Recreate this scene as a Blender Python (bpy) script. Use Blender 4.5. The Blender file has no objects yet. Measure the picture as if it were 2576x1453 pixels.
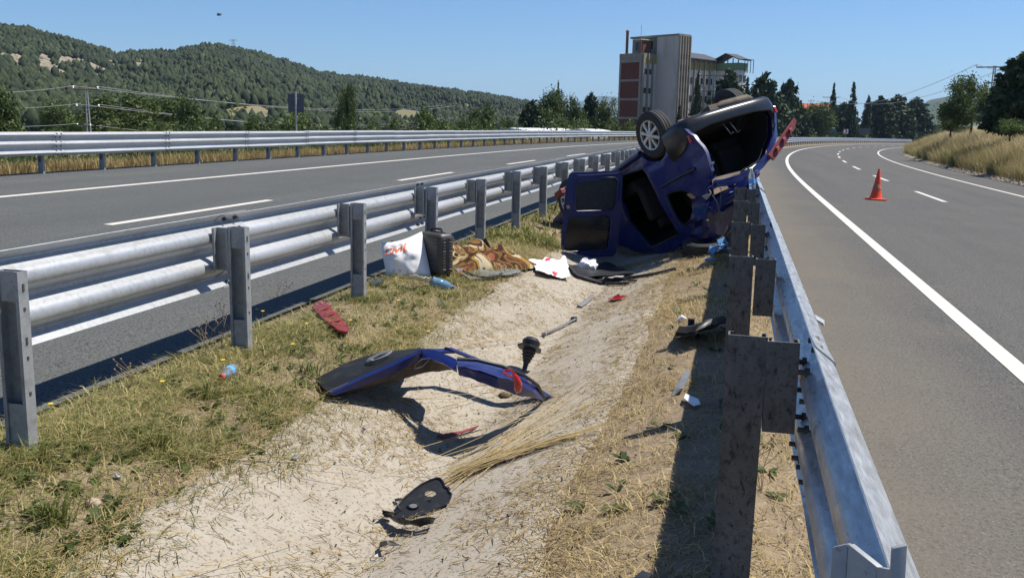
import bpy, bmesh, math, random
import numpy as np
from mathutils import Matrix, Vector
R_=random.Random(7); RS=np.random.RandomState(11)
scene=bpy.context.scene; col=scene.collection
# ------------------------------------------------------------------ camera
CAM_H=1.5735; PITCH=.1778; YAW=.2358; ROLL=.0183; FOC=2308.0     # focal length in pixels of a 2575 wide picture
_cp,_sp,_cy,_sy=math.cos(PITCH),math.sin(PITCH),math.cos(YAW),math.sin(YAW)
FWD=np.array([-_sy*_cp,_cy*_cp,-_sp]); _rt=np.array([_cy,_sy,0.]); _up=np.cross(_rt,FWD)
RIGHT=math.cos(ROLL)*_rt+math.sin(ROLL)*_up; UP=-math.sin(ROLL)*_rt+math.cos(ROLL)*_up
CAMP=np.array([0,0,CAM_H])
cd=bpy.data.cameras.new('camera'); cam=bpy.data.objects.new('camera',cd); col.objects.link(cam)
cd.sensor_width=36; cd.lens=36*FOC/2575; cd.clip_start=.05; cd.clip_end=30000
cam.matrix_world=Matrix(((RIGHT[0],UP[0],-FWD[0],0),(RIGHT[1],UP[1],-FWD[1],0),(RIGHT[2],UP[2],-FWD[2],CAM_H),(0,0,0,1)))
scene.camera=cam
# ------------------------------------------------------------------ sky, sun, exposure
SUN=Vector((.47,.26,.92)).normalized()
world=bpy.data.worlds.new('World'); scene.world=world; world.use_nodes=True
wn=world.node_tree; bg=wn.nodes['Background']
sky=wn.nodes.new('ShaderNodeTexSky'); sky.sky_type='NISHITA'; sky.sun_disc=False
sky.sun_elevation=math.asin(SUN.z); sky.sun_rotation=math.atan2(SUN.x,SUN.y)
sky.altitude=0; sky.air_density=1.0; sky.dust_density=0.; sky.ozone_density=3.0
tn_=wn.nodes.new('ShaderNodeMix'); tn_.data_type='RGBA'; tn_.blend_type='MULTIPLY'; tn_.inputs[0].default_value=1; tn_.inputs[7].default_value=(.69,.93,1.25,1)
wn.links.new(sky.outputs[0],tn_.inputs[6]); wn.links.new(tn_.outputs[2],bg.inputs[0]); bg.inputs[1].default_value=.070
sl=bpy.data.lights.new('sun','SUN'); sl.energy=5.0; sl.angle=math.radians(.53); sl.color=(1,.955,.88)
so=bpy.data.objects.new('sun',sl); col.objects.link(so)
so.rotation_euler=SUN.to_track_quat('Z','Y').to_euler(); so.location=(20,10,60)
scene.view_settings.view_transform='Standard'; scene.view_settings.look='None'
scene.view_settings.exposure=.47; scene.view_settings.gamma=1; scene.view_settings.use_curve_mapping=False
scene.cycles.max_bounces=6; scene.cycles.diffuse_bounces=3; scene.cycles.glossy_bounces=3
scene.cycles.transmission_bounces=5; scene.cycles.transparent_max_bounces=8; scene.cycles.volume_bounces=0
# ------------------------------------------------------------------ geometry helpers
def ray(x,y): return FWD+(x-1287.5)/FOC*RIGHT+(726.4-y)/FOC*UP
def on_z(x,y,z):
    d=ray(x,y); return CAMP+d*((z-CAM_H)/d[2])
def at_d(x,y,D):                        # point seen at (x, y), D metres away on the map
    d=ray(x,y); return CAMP+d*(D/math.hypot(d[0],d[1]))
def V(*a): return Vector(a)
# road alignment: straight, then easing into a right-hand curve
_ds=.25; S_=np.arange(-40,520,_ds); _k=np.clip((S_-18.5)/23.41,0,1)*.0019
TH_=np.cumsum(_k)*_ds; PX_=np.cumsum(np.sin(TH_))*_ds; PY_=np.cumsum(np.cos(TH_))*_ds-40.0
def crest(s): return -.2249e-4*np.clip(s,0,330)**2
def rp(s,o,z=0.):                       # station s, offset o to the right, height z
    th=np.interp(s,S_,TH_)
    return np.array([np.interp(s,S_,PX_)+o*np.cos(th),np.interp(s,S_,PY_)-o*np.sin(th),z+crest(s)])
def heading(s): return float(np.interp(s,S_,TH_))
_prof=np.array([(-80,-3.6),(-45,-3.4),(-28,-2.4),(-20,-.75),(-16.3,.16),(-15.1,.30),(-14.9,.20),(-3.63,-.055),(-3.55,-.012),(-3.35,.01),(-3.0,.0),(-2.5,-.10),(-2.1,-.24),(-1.53,-.42),(-.65,-.14),(-.2,-.03),(.1,.0),(.38,-.06),(.5,-.13),(11.2,-.56),(11.6,-.46),(12.4,-.12),(14,.62),(17,1.5),(24,2.2),(90,3.0)])
def gz(o): return np.interp(o,_prof[:,0],_prof[:,1])
def zleft(o): return .0288*(-3.2-o)
def zright(o): return -.159-.0394*(o-2.13)

def mesh_np(name,Vv,F,mat=None,parent=None,col_attr=None,smooth=False):
    me=bpy.data.meshes.new(name); Vv=np.asarray(Vv,np.float32); F=np.asarray(F,np.int32); k=F.shape[1]
    me.vertices.add(len(Vv)); me.vertices.foreach_set('co',Vv.ravel())
    me.loops.add(F.size); me.loops.foreach_set('vertex_index',F.ravel())
    me.polygons.add(len(F)); me.polygons.foreach_set('loop_start',np.arange(0,F.size,k,dtype=np.int32))
    me.polygons.foreach_set('loop_total',np.full(len(F),k,np.int32))
    if smooth: me.polygons.foreach_set('use_smooth',np.ones(len(F),bool))
    if col_attr is not None:
        a=me.attributes.new('tint','FLOAT','POINT'); a.data.foreach_set('value',np.asarray(col_attr,np.float32))
    me.update(calc_edges=True); me.validate()
    if mat: me.materials.append(mat)
    o=bpy.data.objects.new(name,me); col.objects.link(o)
    if parent: o.parent=parent
    return o
class MB:
    def __init__(s): s.v=[]; s.f=[]
    def add(s,vs,fs):
        n=len(s.v); s.v+=[tuple(map(float,p)) for p in vs]; s.f+=[tuple(n+i for i in f) for f in fs]; return s
    def box(s,c,d,M=None):
        c=np.array(c,float); h=np.array(d,float)/2
        vs=[c+h*np.array(q) for q in [(-1,-1,-1),(1,-1,-1),(1,1,-1),(-1,1,-1),(-1,-1,1),(1,-1,1),(1,1,1),(-1,1,1)]]
        if M is not None: vs=[M@Vector(p) for p in vs]
        return s.add(vs,[(0,3,2,1),(4,5,6,7),(0,1,5,4),(1,2,6,5),(2,3,7,6),(3,0,4,7)])
    def prism(s,poly,axis,a,b):          # poly 2D extruded along axis between a and b
        n=len(poly)
        def p3(p,t):
            q=list(p); q.insert(axis,t); return q
        vs=[p3(p,a) for p in poly]+[p3(p,b) for p in poly]
        fs=[tuple(range(n))[::-1],tuple(range(n,2*n))]+[(i,(i+1)%n,n+(i+1)%n,n+i) for i in range(n)]
        return s.add(vs,fs)
    def tube(s,pts,r,n=8,cap=True):
        pts=[np.array(p,float) for p in pts]; m=len(pts); rr=r if hasattr(r,'__len__') else [r]*m
        vs=[];prev=None
        for i,p in enumerate(pts):
            t=pts[min(i+1,m-1)]-pts[max(i-1,0)]; t=t/(np.linalg.norm(t)+1e-12)
            if prev is None:
                a=np.array([0,0,1.]) if abs(t[2])<.9 else np.array([1.,0,0]); u=np.cross(t,a)
            else: u=prev-t*(prev@t)
            u/=np.linalg.norm(u); prev=u; w=np.cross(t,u)
            vs+=[p+rr[i]*(math.cos(2*math.pi*j/n)*u+math.sin(2*math.pi*j/n)*w) for j in range(n)]
        fs=[(i*n+j,i*n+(j+1)%n,(i+1)*n+(j+1)%n,(i+1)*n+j) for i in range(m-1) for j in range(n)]
        if cap: fs+=[tuple(range(n))[::-1],tuple(range((m-1)*n,m*n))]
        return s.add(vs,fs)
    def lathe(s,prof,n=24,M=None,close=False):   # prof (radius, along) about local z
        m=len(prof); vs=[V(r*math.cos(2*math.pi*j/n),r*math.sin(2*math.pi*j/n),h) for r,h in prof for j in range(n)]
        if M is not None: vs=[M@p for p in vs]
        fs=[(i*n+j,i*n+(j+1)%n,(i+1)*n+(j+1)%n,(i+1)*n+j) for i in range(m-1) for j in range(n)]
        if close: fs+=[((m-1)*n+j,(m-1)*n+(j+1)%n,(j+1)%n,j) for j in range(n)]
        return s.add(vs,fs)
    def grid(s,P):                       # P[i][j] points
        P=np.asarray(P,float); a,b=P.shape[:2]
        return s.add(P.reshape(-1,3),[(i*b+j,i*b+j+1,(i+1)*b+j+1,(i+1)*b+j) for i in range(a-1) for j in range(b-1)])
    def sheet(s,P,th,nrm=None):          # closed slab: grid P and a copy offset by its normals
        P=np.asarray(P,float); a,b=P.shape[:2]
        gu=np.gradient(P,axis=0) if a>1 else P*0; gv=np.gradient(P,axis=1)
        N=np.cross(gu,gv); N/=np.maximum(np.linalg.norm(N,axis=2,keepdims=True),1e-9)
        Q=P-N*th; n=a*b
        fs=[(i*b+j,i*b+j+1,(i+1)*b+j+1,(i+1)*b+j) for i in range(a-1) for j in range(b-1)]
        fs+=[tuple(n+k for k in f[::-1]) for f in fs]
        per=[(0,j) for j in range(b)]+[(i,b-1) for i in range(1,a)]+[(a-1,j) for j in range(b-2,-1,-1)]+[(i,0) for i in range(a-2,0,-1)]
        idx=[i*b+j for i,j in per]; L=len(idx)
        fs+=[(idx[(k+1)%L],idx[k],n+idx[k],n+idx[(k+1)%L]) for k in range(L)]
        return s.add(np.concatenate([P.reshape(-1,3),Q.reshape(-1,3)]),fs)
    def mesh(s,name,mat,smooth=None,bevel=0,seg=2):
        me=bpy.data.meshes.new(name); me.from_pydata(s.v,[],s.f); me.update()
        if bevel or smooth is not None:
            bm=bmesh.new(); bm.from_mesh(me); bmesh.ops.recalc_face_normals(bm,faces=bm.faces)
            if bevel:
                es=[e for e in bm.edges if len(e.link_faces)==2 and e.calc_face_angle(0)>.6]
                bmesh.ops.bevel(bm,geom=es,offset=bevel,segments=seg,profile=.5,affect='EDGES',clamp_overlap=True)
            bm.to_mesh(me); bm.free()
        if smooth is not None: sm(me,smooth)
        me.materials.append(mat); return me
    def build(s,name,mat,parent=None,smooth=None,bevel=0,seg=2):
        o=bpy.data.objects.new(name,s.mesh(name,mat,smooth,bevel,seg)); col.objects.link(o)
        if parent: o.parent=parent
        return o
def sm(me,ang):
    me.polygons.foreach_set('use_smooth',[True]*len(me.polygons))
    try: me.set_sharp_from_angle(angle=math.radians(ang))
    except Exception: pass
def tag(o,label=None,cat=None,group=None,kind=None):
    if label: o['label']=label
    if cat: o['category']=cat
    if group: o['group']=group
    if kind: o['kind']=kind
    return o
def thing(name,label,cat,loc=(0,0,0),rotz=0,group=None):
    o=bpy.data.objects.new(name,None); col.objects.link(o); o.empty_display_size=.2
    o.location=tuple(map(float,loc)); o.rotation_euler=(0,0,rotz); return tag(o,label,cat,group)
def inst(name,me,parent=None,loc=(0,0,0),rot=(0,0,0),scale=(1,1,1)):
    o=bpy.data.objects.new(name,me); col.objects.link(o); o.parent=parent
    o.location=tuple(map(float,loc)); o.rotation_euler=rot; o.scale=scale; return o
def vnoise(x,y,seed=0):                  # smooth value noise, vectorised
    x=np.asarray(x,float); y=np.asarray(y,float); xi=np.floor(x).astype(np.int64); yi=np.floor(y).astype(np.int64)
    def h(a,b):
        n=(a*374761393+b*668265263+seed*1442695041)&0x7fffffff; n=((n^(n>>13))*1274126177)&0x7fffffff
        return ((n^(n>>16))&0xffff)/65535.
    u=x-xi; v=y-yi; u=u*u*(3-2*u); v=v*v*(3-2*v)
    return (h(xi,yi)*(1-u)+h(xi+1,yi)*u)*(1-v)+(h(xi,yi+1)*(1-u)+h(xi+1,yi+1)*u)*v
def fbm(x,y,seed=0,oct=4): return sum(vnoise(np.asarray(x)*2**i,np.asarray(y)*2**i,seed+i)/2**i for i in range(oct))/(2-2**(1-oct))
# ------------------------------------------------------------------ materials
def mat(name,c,rough=.7,metal=0.,spec=.4,noise=None,bump=None,alpha=None,trans=0,extra=None,coat=0):
    """noise: list of (scale, colour, lo, hi, detail); bump: list of (scale, strength, distance)"""
    m=bpy.data.materials.new(name); m.use_nodes=True; nt=m.node_tree; b=nt.nodes['Principled BSDF']
    b.inputs['Base Color'].default_value=(*c,1); b.inputs['Roughness'].default_value=rough
    b.inputs['Metallic'].default_value=metal; b.inputs['Specular IOR Level'].default_value=spec
    b.inputs['Coat Weight'].default_value=coat
    if trans: b.inputs['Transmission Weight'].default_value=trans; b.inputs['IOR'].default_value=1.45
    if alpha is not None: b.inputs['Alpha'].default_value=alpha
    tc=nt.nodes.new('ShaderNodeTexCoord'); out=None
    if noise:
        for sc,c2,lo,hi,det in noise:
            n=nt.nodes.new('ShaderNodeTexNoise'); n.inputs['Detail'].default_value=det; n.inputs['Roughness'].default_value=.65
            if isinstance(sc,tuple):
                mp=nt.nodes.new('ShaderNodeMapping'); mp.inputs['Scale'].default_value=sc; nt.links.new(tc.outputs['Object'],mp.inputs[0])
                nt.links.new(mp.outputs[0],n.inputs['Vector']); n.inputs['Scale'].default_value=1
            else:
                nt.links.new(tc.outputs['Object'],n.inputs['Vector']); n.inputs['Scale'].default_value=sc
            r=nt.nodes.new('ShaderNodeMapRange'); r.inputs[1].default_value=lo; r.inputs[2].default_value=hi
            nt.links.new(n.outputs['Fac'],r.inputs[0])
            mx=nt.nodes.new('ShaderNodeMix'); mx.data_type='RGBA'; mx.inputs[7].default_value=(*c2,1)
            nt.links.new(r.outputs[0],mx.inputs[0])
            if out: nt.links.new(out,mx.inputs[6])
            else: mx.inputs[6].default_value=(*c,1)
            out=mx.outputs[2]
        nt.links.new(out,b.inputs['Base Color'])
    prev=None
    for sc,st,di in (bump or []):
        n=nt.nodes.new('ShaderNodeTexNoise'); n.inputs['Scale'].default_value=sc; n.inputs['Detail'].default_value=3
        nt.links.new(tc.outputs['Object'],n.inputs['Vector'])
        bp=nt.nodes.new('ShaderNodeBump'); bp.inputs['Strength'].default_value=st; bp.inputs['Distance'].default_value=di
        nt.links.new(n.outputs['Fac'],bp.inputs['Height'])
        if prev: nt.links.new(prev,bp.inputs['Normal'])
        prev=bp.outputs[0]
    if prev: nt.links.new(prev,b.inputs['Normal'])
    if extra: extra(m,nt,b,tc,out)
    return m
def leafmat(name,dark,light,third=None,transl=.25,rough=.6):
    m=bpy.data.materials.new(name); m.use_nodes=True; nt=m.node_tree; b=nt.nodes['Principled BSDF']
    a=nt.nodes.new('ShaderNodeAttribute'); a.attribute_name='tint'
    r=nt.nodes.new('ShaderNodeValToRGB'); e=r.color_ramp.elements
    e[0].color=(*dark,1); e[1].color=(*light,1)
    if third: e[1].position=.6; x=e.new(1.); x.color=(*third,1)
    nt.links.new(a.outputs['Fac'],r.inputs[0]); nt.links.new(r.outputs[0],b.inputs['Base Color'])
    b.inputs['Roughness'].default_value=rough; b.inputs['Specular IOR Level'].default_value=.25
    if transl:
        t=nt.nodes.new('ShaderNodeBsdfTranslucent'); nt.links.new(r.outputs[0],t.inputs[0])
        mx=nt.nodes.new('ShaderNodeMixShader'); mx.inputs[0].default_value=transl
        nt.links.new(b.outputs[0],mx.inputs[1]); nt.links.new(t.outputs[0],mx.inputs[2])
        nt.links.new(mx.outputs[0],nt.nodes['Material Output'].inputs[0])
    return m
M={}
def dust(m,nt,b,tc,out):                 # brown dust lying on the shoulder along the guardrail
    sp=nt.nodes.new('ShaderNodeSeparateXYZ'); nt.links.new(tc.outputs['Object'],sp.inputs[0])
    n=nt.nodes.new('ShaderNodeTexNoise'); n.inputs['Scale'].default_value=1.1; n.inputs['Detail'].default_value=5; nt.links.new(tc.outputs['Object'],n.inputs['Vector'])
    ad=nt.nodes.new('ShaderNodeMath'); ad.operation='MULTIPLY_ADD'; ad.inputs[1].default_value=1.3; nt.links.new(n.outputs['Fac'],ad.inputs[0]); nt.links.new(sp.outputs[0],ad.inputs[2])
    r=nt.nodes.new('ShaderNodeMapRange'); r.inputs[1].default_value=1.2; r.inputs[2].default_value=2.7; r.inputs[3].default_value=.62; r.inputs[4].default_value=0; nt.links.new(ad.outputs[0],r.inputs[0])
    mx=nt.nodes.new('ShaderNodeMix'); mx.data_type='RGBA'; mx.inputs[7].default_value=(.170,.143,.104,1); nt.links.new(r.outputs[0],mx.inputs[0]); nt.links.new(out,mx.inputs[6]); nt.links.new(mx.outputs[2],b.inputs['Base Color'])
M['asphalt']=mat('asphalt',(0.0864,0.0896,0.0840),.88,spec=.2,noise=[((.45,.03,1),(0.1216,0.1232,0.1136),.42,.68,4),(.35,(0.0840,0.0864,0.0800),.5,.7,5),(55,(0.0400,0.0408,0.0384),.50,.60,4),(85,(0.2000,0.2000,0.1880),.57,.66,3)],bump=[(140,.35,.006)])
M['asphalt_r']=mat('asphalt_brown',(0.1024,0.0992,0.0912),.87,spec=.2,noise=[((.8,.035,1),(0.0800,0.0784,0.0736),.45,.68,4),(.5,(0.1200,0.1104,0.0928),.5,.7,5),(50,(0.0440,0.0416,0.0376),.50,.60,4),(80,(0.2080,0.1920,0.1640),.57,.66,3)],bump=[(120,.5,.008)],extra=lambda m,nt,b,tc,out:dust(m,nt,b,tc,out))
M['paint']=mat('road_paint',(.62,.585,.51),.7,noise=[(6,(.50,.47,.40),.5,.75,4),(40,(.40,.375,.33),.52,.72,4),(220,(.22,.21,.19),.60,.70,2)])
M['soil']=mat('dry_soil',(0.2500,0.1900,0.1250),.95,spec=.1,noise=[(6,(0.1625,0.1187,0.0750),.4,.7,6),(60,(0.3750,0.3063,0.2125),.55,.7,3)],bump=[(25,.6,.02),(120,.5,.006)])
M['concrete']=mat('ditch_concrete',(0.3444,0.3041,0.2419),.92,spec=.15,noise=[(1.3,(0.2772,0.2352,0.1781),.44,.68,5),(9,(0.3864,0.3444,0.2814),.5,.75,5),(26,(0.2520,0.2142,0.1638),.54,.72,5),(60,(0.0840,0.0655,0.0462),.565,.64,3),(120,(0.3864,0.3444,0.2772),.58,.68,2)],bump=[(55,.4,.006),(160,.5,.003)])
M['field']=mat('dry_field',(.19,.165,.085),.95,noise=[(.05,(.13,.125,.055),.4,.7,5)])
M['zinc']=mat('galvanised_steel',(.44,.45,.455),.46,metal=.45,noise=[(28,(.35,.36,.365),.45,.7,3),((6,.8,6),(.50,.51,.52),.5,.7,2),(55,(.24,.25,.255),.64,.74,3),(7,(.36,.36,.35),.55,.72,4)])
M['zinc_post']=mat('weathered_zinc',(.33,.34,.34),.58,metal=.35,noise=[(16,(.25,.26,.26),.45,.65,4),(60,(.19,.195,.195),.6,.72,3)])
def streaky(m,nt,b,tc,out):
    w=nt.nodes.new('ShaderNodeTexNoise'); w.inputs['Scale'].default_value=1; w.inputs['Detail'].default_value=3
    mp=nt.nodes.new('ShaderNodeMapping'); mp.inputs['Scale'].default_value=(60,14,8); mp.inputs['Rotation'].default_value=(0,0,.6)
    nt.links.new(tc.outputs['Object'],mp.inputs[0]); nt.links.new(mp.outputs[0],w.inputs['Vector'])
    r=nt.nodes.new('ShaderNodeMapRange'); r.inputs[1].default_value=.35; r.inputs[2].default_value=.7; r.inputs[3].default_value=.25; r.inputs[4].default_value=.5
    nt.links.new(w.outputs['Fac'],r.inputs[0]); nt.links.new(r.outputs[0],b.inputs['Roughness'])
M['zinc_r']=mat('galvanised_steel_streaked',(.45,.46,.47),.40,metal=.5,noise=[((70,9,10),(.34,.355,.37),.45,.65,3),(45,(.26,.27,.28),.64,.74,3),(5,(.37,.37,.365),.55,.72,4)],extra=streaky)
M['post_dirty_shaded']=mat('dirty_shaded_zinc',(.150,.148,.138),.78,metal=.1,noise=[((16,16,7),(.112,.109,.100),.42,.65,5),(30,(.078,.075,.067),.5,.66,5),((45,45,20),(.042,.039,.034),.57,.66,4),(70,(.02,.018,.015),.62,.68,4)],bump=[(60,.2,.003)])  # grime blotches over a base darkened to stand in for deep shade
M['bolt']=mat('dark_bolt',(.09,.085,.08),.6,metal=.5)
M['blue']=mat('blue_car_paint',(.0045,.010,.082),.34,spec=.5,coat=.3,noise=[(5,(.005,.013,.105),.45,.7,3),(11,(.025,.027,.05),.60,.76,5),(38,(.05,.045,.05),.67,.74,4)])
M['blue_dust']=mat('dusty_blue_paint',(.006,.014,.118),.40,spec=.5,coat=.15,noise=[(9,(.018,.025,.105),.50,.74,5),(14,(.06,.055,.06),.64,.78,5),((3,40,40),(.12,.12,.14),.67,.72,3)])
M['black_plastic']=mat('black_plastic',(.022,.022,.024),.45,noise=[(22,(.05,.048,.045),.5,.75,4)])
M['black_gloss']=mat('dark_gloss_panel',(.012,.013,.015),.6,spec=.22,noise=[(7,(.03,.03,.028),.5,.75,4)])
M['bumper']=mat('bumper_plastic',(.014,.014,.016),.30,spec=.5,noise=[(9,(.035,.033,.03),.55,.75,4)])
M['rubber']=mat('tyre_rubber',(.028,.028,.029),.8,noise=[(30,(.055,.052,.047),.5,.75,3)],bump=[(90,.2,.003)])
M['rim']=mat('silver_hubcap',(.50,.51,.52),.38,metal=.5,noise=[(14,(.36,.36,.36),.5,.75,3)])
M['under']=mat('underbody_metal',(.12,.095,.07),.75,metal=.2,noise=[(10,(.07,.06,.05),.45,.7,4),(24,(.24,.16,.09),.6,.74,3)])
M['lining']=mat('shaded_interior_lining',(.024,.021,.018),.85)  # trim colour taken near black to carry the shade of the cabin
M['board']=mat('beige_headliner',(.42,.33,.24),.9,noise=[(9,(.33,.25,.17),.45,.7,3)])
M['glass_dark']=mat('tinted_glass',(.012,.014,.016),.12,spec=.5,noise=[(6,(.03,.03,.03),.5,.8,4)])
M['red_lens']=mat('red_lens',(.42,.012,.010),.2,spec=.6,coat=.5)
M['red_plastic']=mat('dusty_red_plastic',(.17,.022,.022),.5,noise=[(14,(.24,.05,.045),.5,.75,3)])
M['orange']=mat('orange_cone',(.80,.075,.02),.5,noise=[(12,(.62,.06,.02),.5,.8,3)])
M['reflect']=mat('worn_reflective_band',(.42,.13,.07),.5,noise=[(16,(.34,.20,.14),.5,.7,3)])
M['white']=mat('white_paint',(.78,.78,.76),.6,noise=[(1.5,(.62,.61,.57),.5,.8,4)])
M['plastic_bag']=mat('white_plastic_bag',(.80,.79,.78),.45,noise=[(8,(.70,.69,.67),.5,.8,3)])
M['bag_orange']=mat('orange_print',(.72,.16,.06),.5)
M['bag_red']=mat('red_print',(.62,.05,.07),.5)
M['grey_print']=mat('grey_print',(.38,.37,.36),.5)
M['suitcase']=mat('grey_suitcase_shell',(.062,.057,.052),.42,noise=[(20,(.09,.085,.075),.5,.8,3)])
M['pet']=mat('clear_plastic',(.80,.87,.92),.08,trans=.85,spec=.5)
M['pet_blue']=mat('blue_tinted_plastic',(.25,.50,.80),.12,trans=.6)
M['label_blue']=mat('blue_label',(.10,.36,.78),.5)
M['cap_red']=mat('red_cap',(.62,.05,.03),.5)
M['cap_blue']=mat('blue_cap',(.02,.06,.35),.5)
M['cap_green']=mat('green_cap',(.35,.62,.08),.5)
M['grey_plastic']=mat('grey_plastic',(.16,.165,.17),.55,noise=[(20,(.24,.235,.22),.5,.75,4)])
M['brick']=mat('red_brick',(.105,.036,.026),.9,noise=[(3,(.14,.055,.038),.45,.7,4)],bump=[(6,.3,.03)])
M['bconc']=mat('building_concrete',(.24,.225,.20),.9,noise=[((.5,.5,.12),(.17,.155,.135),.45,.7,5),(1.2,(.28,.265,.24),.5,.8,3)])
M['bwhite']=mat('stained_white_render',(.62,.60,.55),.85,noise=[((.8,.8,.12),(.45,.42,.36),.5,.75,5)])
M['bshade']=mat('shaded_render',(.48,.46,.43),.88,noise=[((.5,.5,.12),(.34,.315,.28),.45,.72,5),(2.2,(.26,.23,.20),.66,.78,4)])  # tower render greyed: shade of its sunless side put into the colour
M['olive']=mat('olive_band',(.34,.29,.10),.85); M['greenband']=mat('green_band',(.16,.27,.15),.85)
M['win']=mat('window_glass',(.02,.025,.03),.15)
M['roofm']=mat('dark_roof_sheet',(.05,.05,.055),.6); M['fin']=mat('concrete_fin',(.30,.27,.22),.9,noise=[((2,2,.2),(.22,.18,.15),.45,.7,3)])
M['rust']=mat('rusty_steel',(.17,.075,.045),.8,noise=[(4,(.10,.05,.035),.45,.7,3)])
M['bark']=mat('bark',(.10,.075,.055),.95,noise=[(5,(.06,.045,.035),.4,.7,4)])
M['pole']=mat('galvanised_pole',(.42,.42,.41),.6,metal=.2,noise=[(3,(.30,.29,.28),.45,.7,3)])
M['pole_dark']=mat('dark_pole_steel',(.05,.045,.042),.7)
M['wire']=mat('aluminium_wire',(.40,.41,.40),.5,metal=.4)
M['ins']=mat('porcelain_insulator',(.75,.75,.72),.3)
M['signback']=mat('sign_back',(.11,.12,.14),.55,metal=.3)
M['truck']=mat('dark_green_paint',(.012,.06,.05),.4); M['tile']=mat('red_roof_tile',(.42,.13,.07),.9)
M['broad']=leafmat('broadleaf_foliage',(.040,.060,.017),(.105,.145,.040),(.18,.21,.065))
M['bright']=leafmat('fresh_foliage',(0.0410,0.0697,0.0123),(0.1025,0.1476,0.0287),(0.1476,0.1886,0.0492))
M['pine']=leafmat('pine_needles',(0.0167,0.0333,0.0167),(0.0499,0.0773,0.0333),(0.0892,0.1130,0.0476),transl=.1)
M['hillpine']=leafmat('hill_pine_needles',(.011,.019,.010),(.036,.050,.021),(.068,.080,.034),transl=0,rough=.9)
M['grassg']=leafmat('green_grass',(.075,.098,.020),(.20,.205,.052),(.50,.41,.19),transl=.3)
M['grassd']=leafmat('dry_grass',(.21,.155,.065),(.42,.32,.14),(.60,.485,.25),transl=.25)
M['straw']=leafmat('straw',(0.3116,0.2214,0.0902),(0.4756,0.3526,0.1640),(0.5740,0.4592,0.2460),transl=.15)
M['weed']=leafmat('weed_leaves',(0.0410,0.0615,0.0164),(0.1066,0.1394,0.0369),transl=.3)
M['rock']=mat('pale_rock',(.25,.21,.155),.95,noise=[(.25,(.22,.19,.13),.4,.7,6),(1.2,(.32,.28,.21),.5,.75,4)],bump=[(.7,.6,.8)])
M['hill']=mat('hill_soil',(.10,.095,.045),.95,noise=[(.04,(.15,.13,.065),.45,.7,5)])
M['far']=mat('distant_forest',(.05,.075,.04),.95,noise=[(.03,(.025,.045,.025),.4,.65,6),(.006,(.09,.10,.06),.5,.7,5)])
# ------------------------------------------------------------------ ground, roads, median
def loft(name,ss,oo,zf,m,kind='structure',noise=0,parent=None,smooth=True):
    ss=np.asarray(ss,float); oo=np.asarray(oo,float); Sg,Og=np.meshgrid(ss,oo,indexing='ij')
    p=rp(Sg,Og,zf(Og)); P=np.stack([p[0],p[1],p[2]],-1)
    if noise: P[...,2]+=noise*(fbm(P[...,0]*3,P[...,1]*3,5)-.5)
    a,b=Sg.shape; I=np.arange(a*b).reshape(a,b)
    F=np.stack([I[:-1,:-1],I[:-1,1:],I[1:,1:],I[1:,:-1]],-1).reshape(-1,4)
    o=mesh_np(name,P.reshape(-1,3),F,m,parent,smooth=smooth)
    if kind and not parent: o['kind']=kind
    return o
def ring_sheet():
    rr=[0.,60,150,400,1000,3000,8000,14000]; n=48; vs=[(0,0,-4.3)]; fs=[]
    for r in rr[1:]: vs+=[(r*math.cos(2*math.pi*j/n),r*math.sin(2*math.pi*j/n),-4.3) for j in range(n)]
    mb=MB(); f=[(0,1+j,1+(j+1)%n) for j in range(n)]
    for k in range(len(rr)-2): f+=[(1+k*n+j,1+(k+1)*n+j,1+(k+1)*n+(j+1)%n,1+k*n+(j+1)%n) for j in range(n)]
    return mb.add(vs,f).build('ground',M['field'])
ring_sheet()['kind']='structure'
SL=np.concatenate([np.arange(-8,40,1.),np.arange(40,331,3.)])
M['verge']=mat('verge_soil',(.20,.15,.075),.95,noise=[(3,(.12,.105,.045),.4,.7,5)])
loft('verge',SL,[-80,-60,-45,-36,-28,-24,-20,-18,-16.3,-15.6,-15.1,-14.9,-3.68,-3.62],gz,M['verge'],noise=0)
loft('embankment',SL,[.56,11.2,11.6,12.0,12.4,13.2,14,15.5,17,20,24,40,90],gz,M['verge'])
SN=np.concatenate([np.arange(-6,14,.1),np.arange(14,40,.5),np.arange(40,331,3)])
ON=np.unique(np.concatenate([np.arange(-3.62,.56,.1),[.56]]))
loft('median_strip',SN,ON,gz,M['soil'],noise=.035)
# concrete lining of the drainage ditch, broken edges
ss=np.concatenate([np.arange(-6,16,.12),np.arange(16,40,1),np.arange(40,331,4)]); u=np.linspace(0,1,18)
L_=-2.43+.10*(fbm(ss*1.3,ss*0,3)-.5)*2; Rr=-.64+.09*(fbm(ss*1.1,ss*0,9)-.5)*2
Og=L_[:,None]+(Rr-L_)[:,None]*u[None]; Sg=np.repeat(ss[:,None],18,1)
p=rp(Sg,Og,gz(Og)+.028*np.clip(np.minimum(u,1-u)/.07,-.4,1)[None]-.012*(np.minimum(u,1-u)<.03)[None]); P=np.stack(p,-1); P[...,2]+=.012*(fbm(P[...,0]*5,P[...,1]*5,15)-.5)
mb=MB(); mb.sheet(P[:,::-1],.06); dl=mb.build('drainage_ditch',M['concrete'],smooth=50); dl['kind']='structure'
road_l=loft('road',SL,[-14.95,-12,-9,-6,-3.56],zleft,M['asphalt'])
road_r=loft('road',SL,[.50,3,6,9,11.25],zright,M['asphalt_r'])
tag(road_l,'grey asphalt carriageway beyond the left guardrail'); tag(road_r,'grey asphalt carriageway with the orange cone on it')
def stripe(name,s0,s1,o,w,zf,par,step=1.):
    n=max(2,int((s1-s0)/step)+1)
    return loft(name,np.linspace(s0,s1,n),[o-w/2,o+w/2],lambda q:zf(q)+.005,M['paint'],parent=par)
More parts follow.
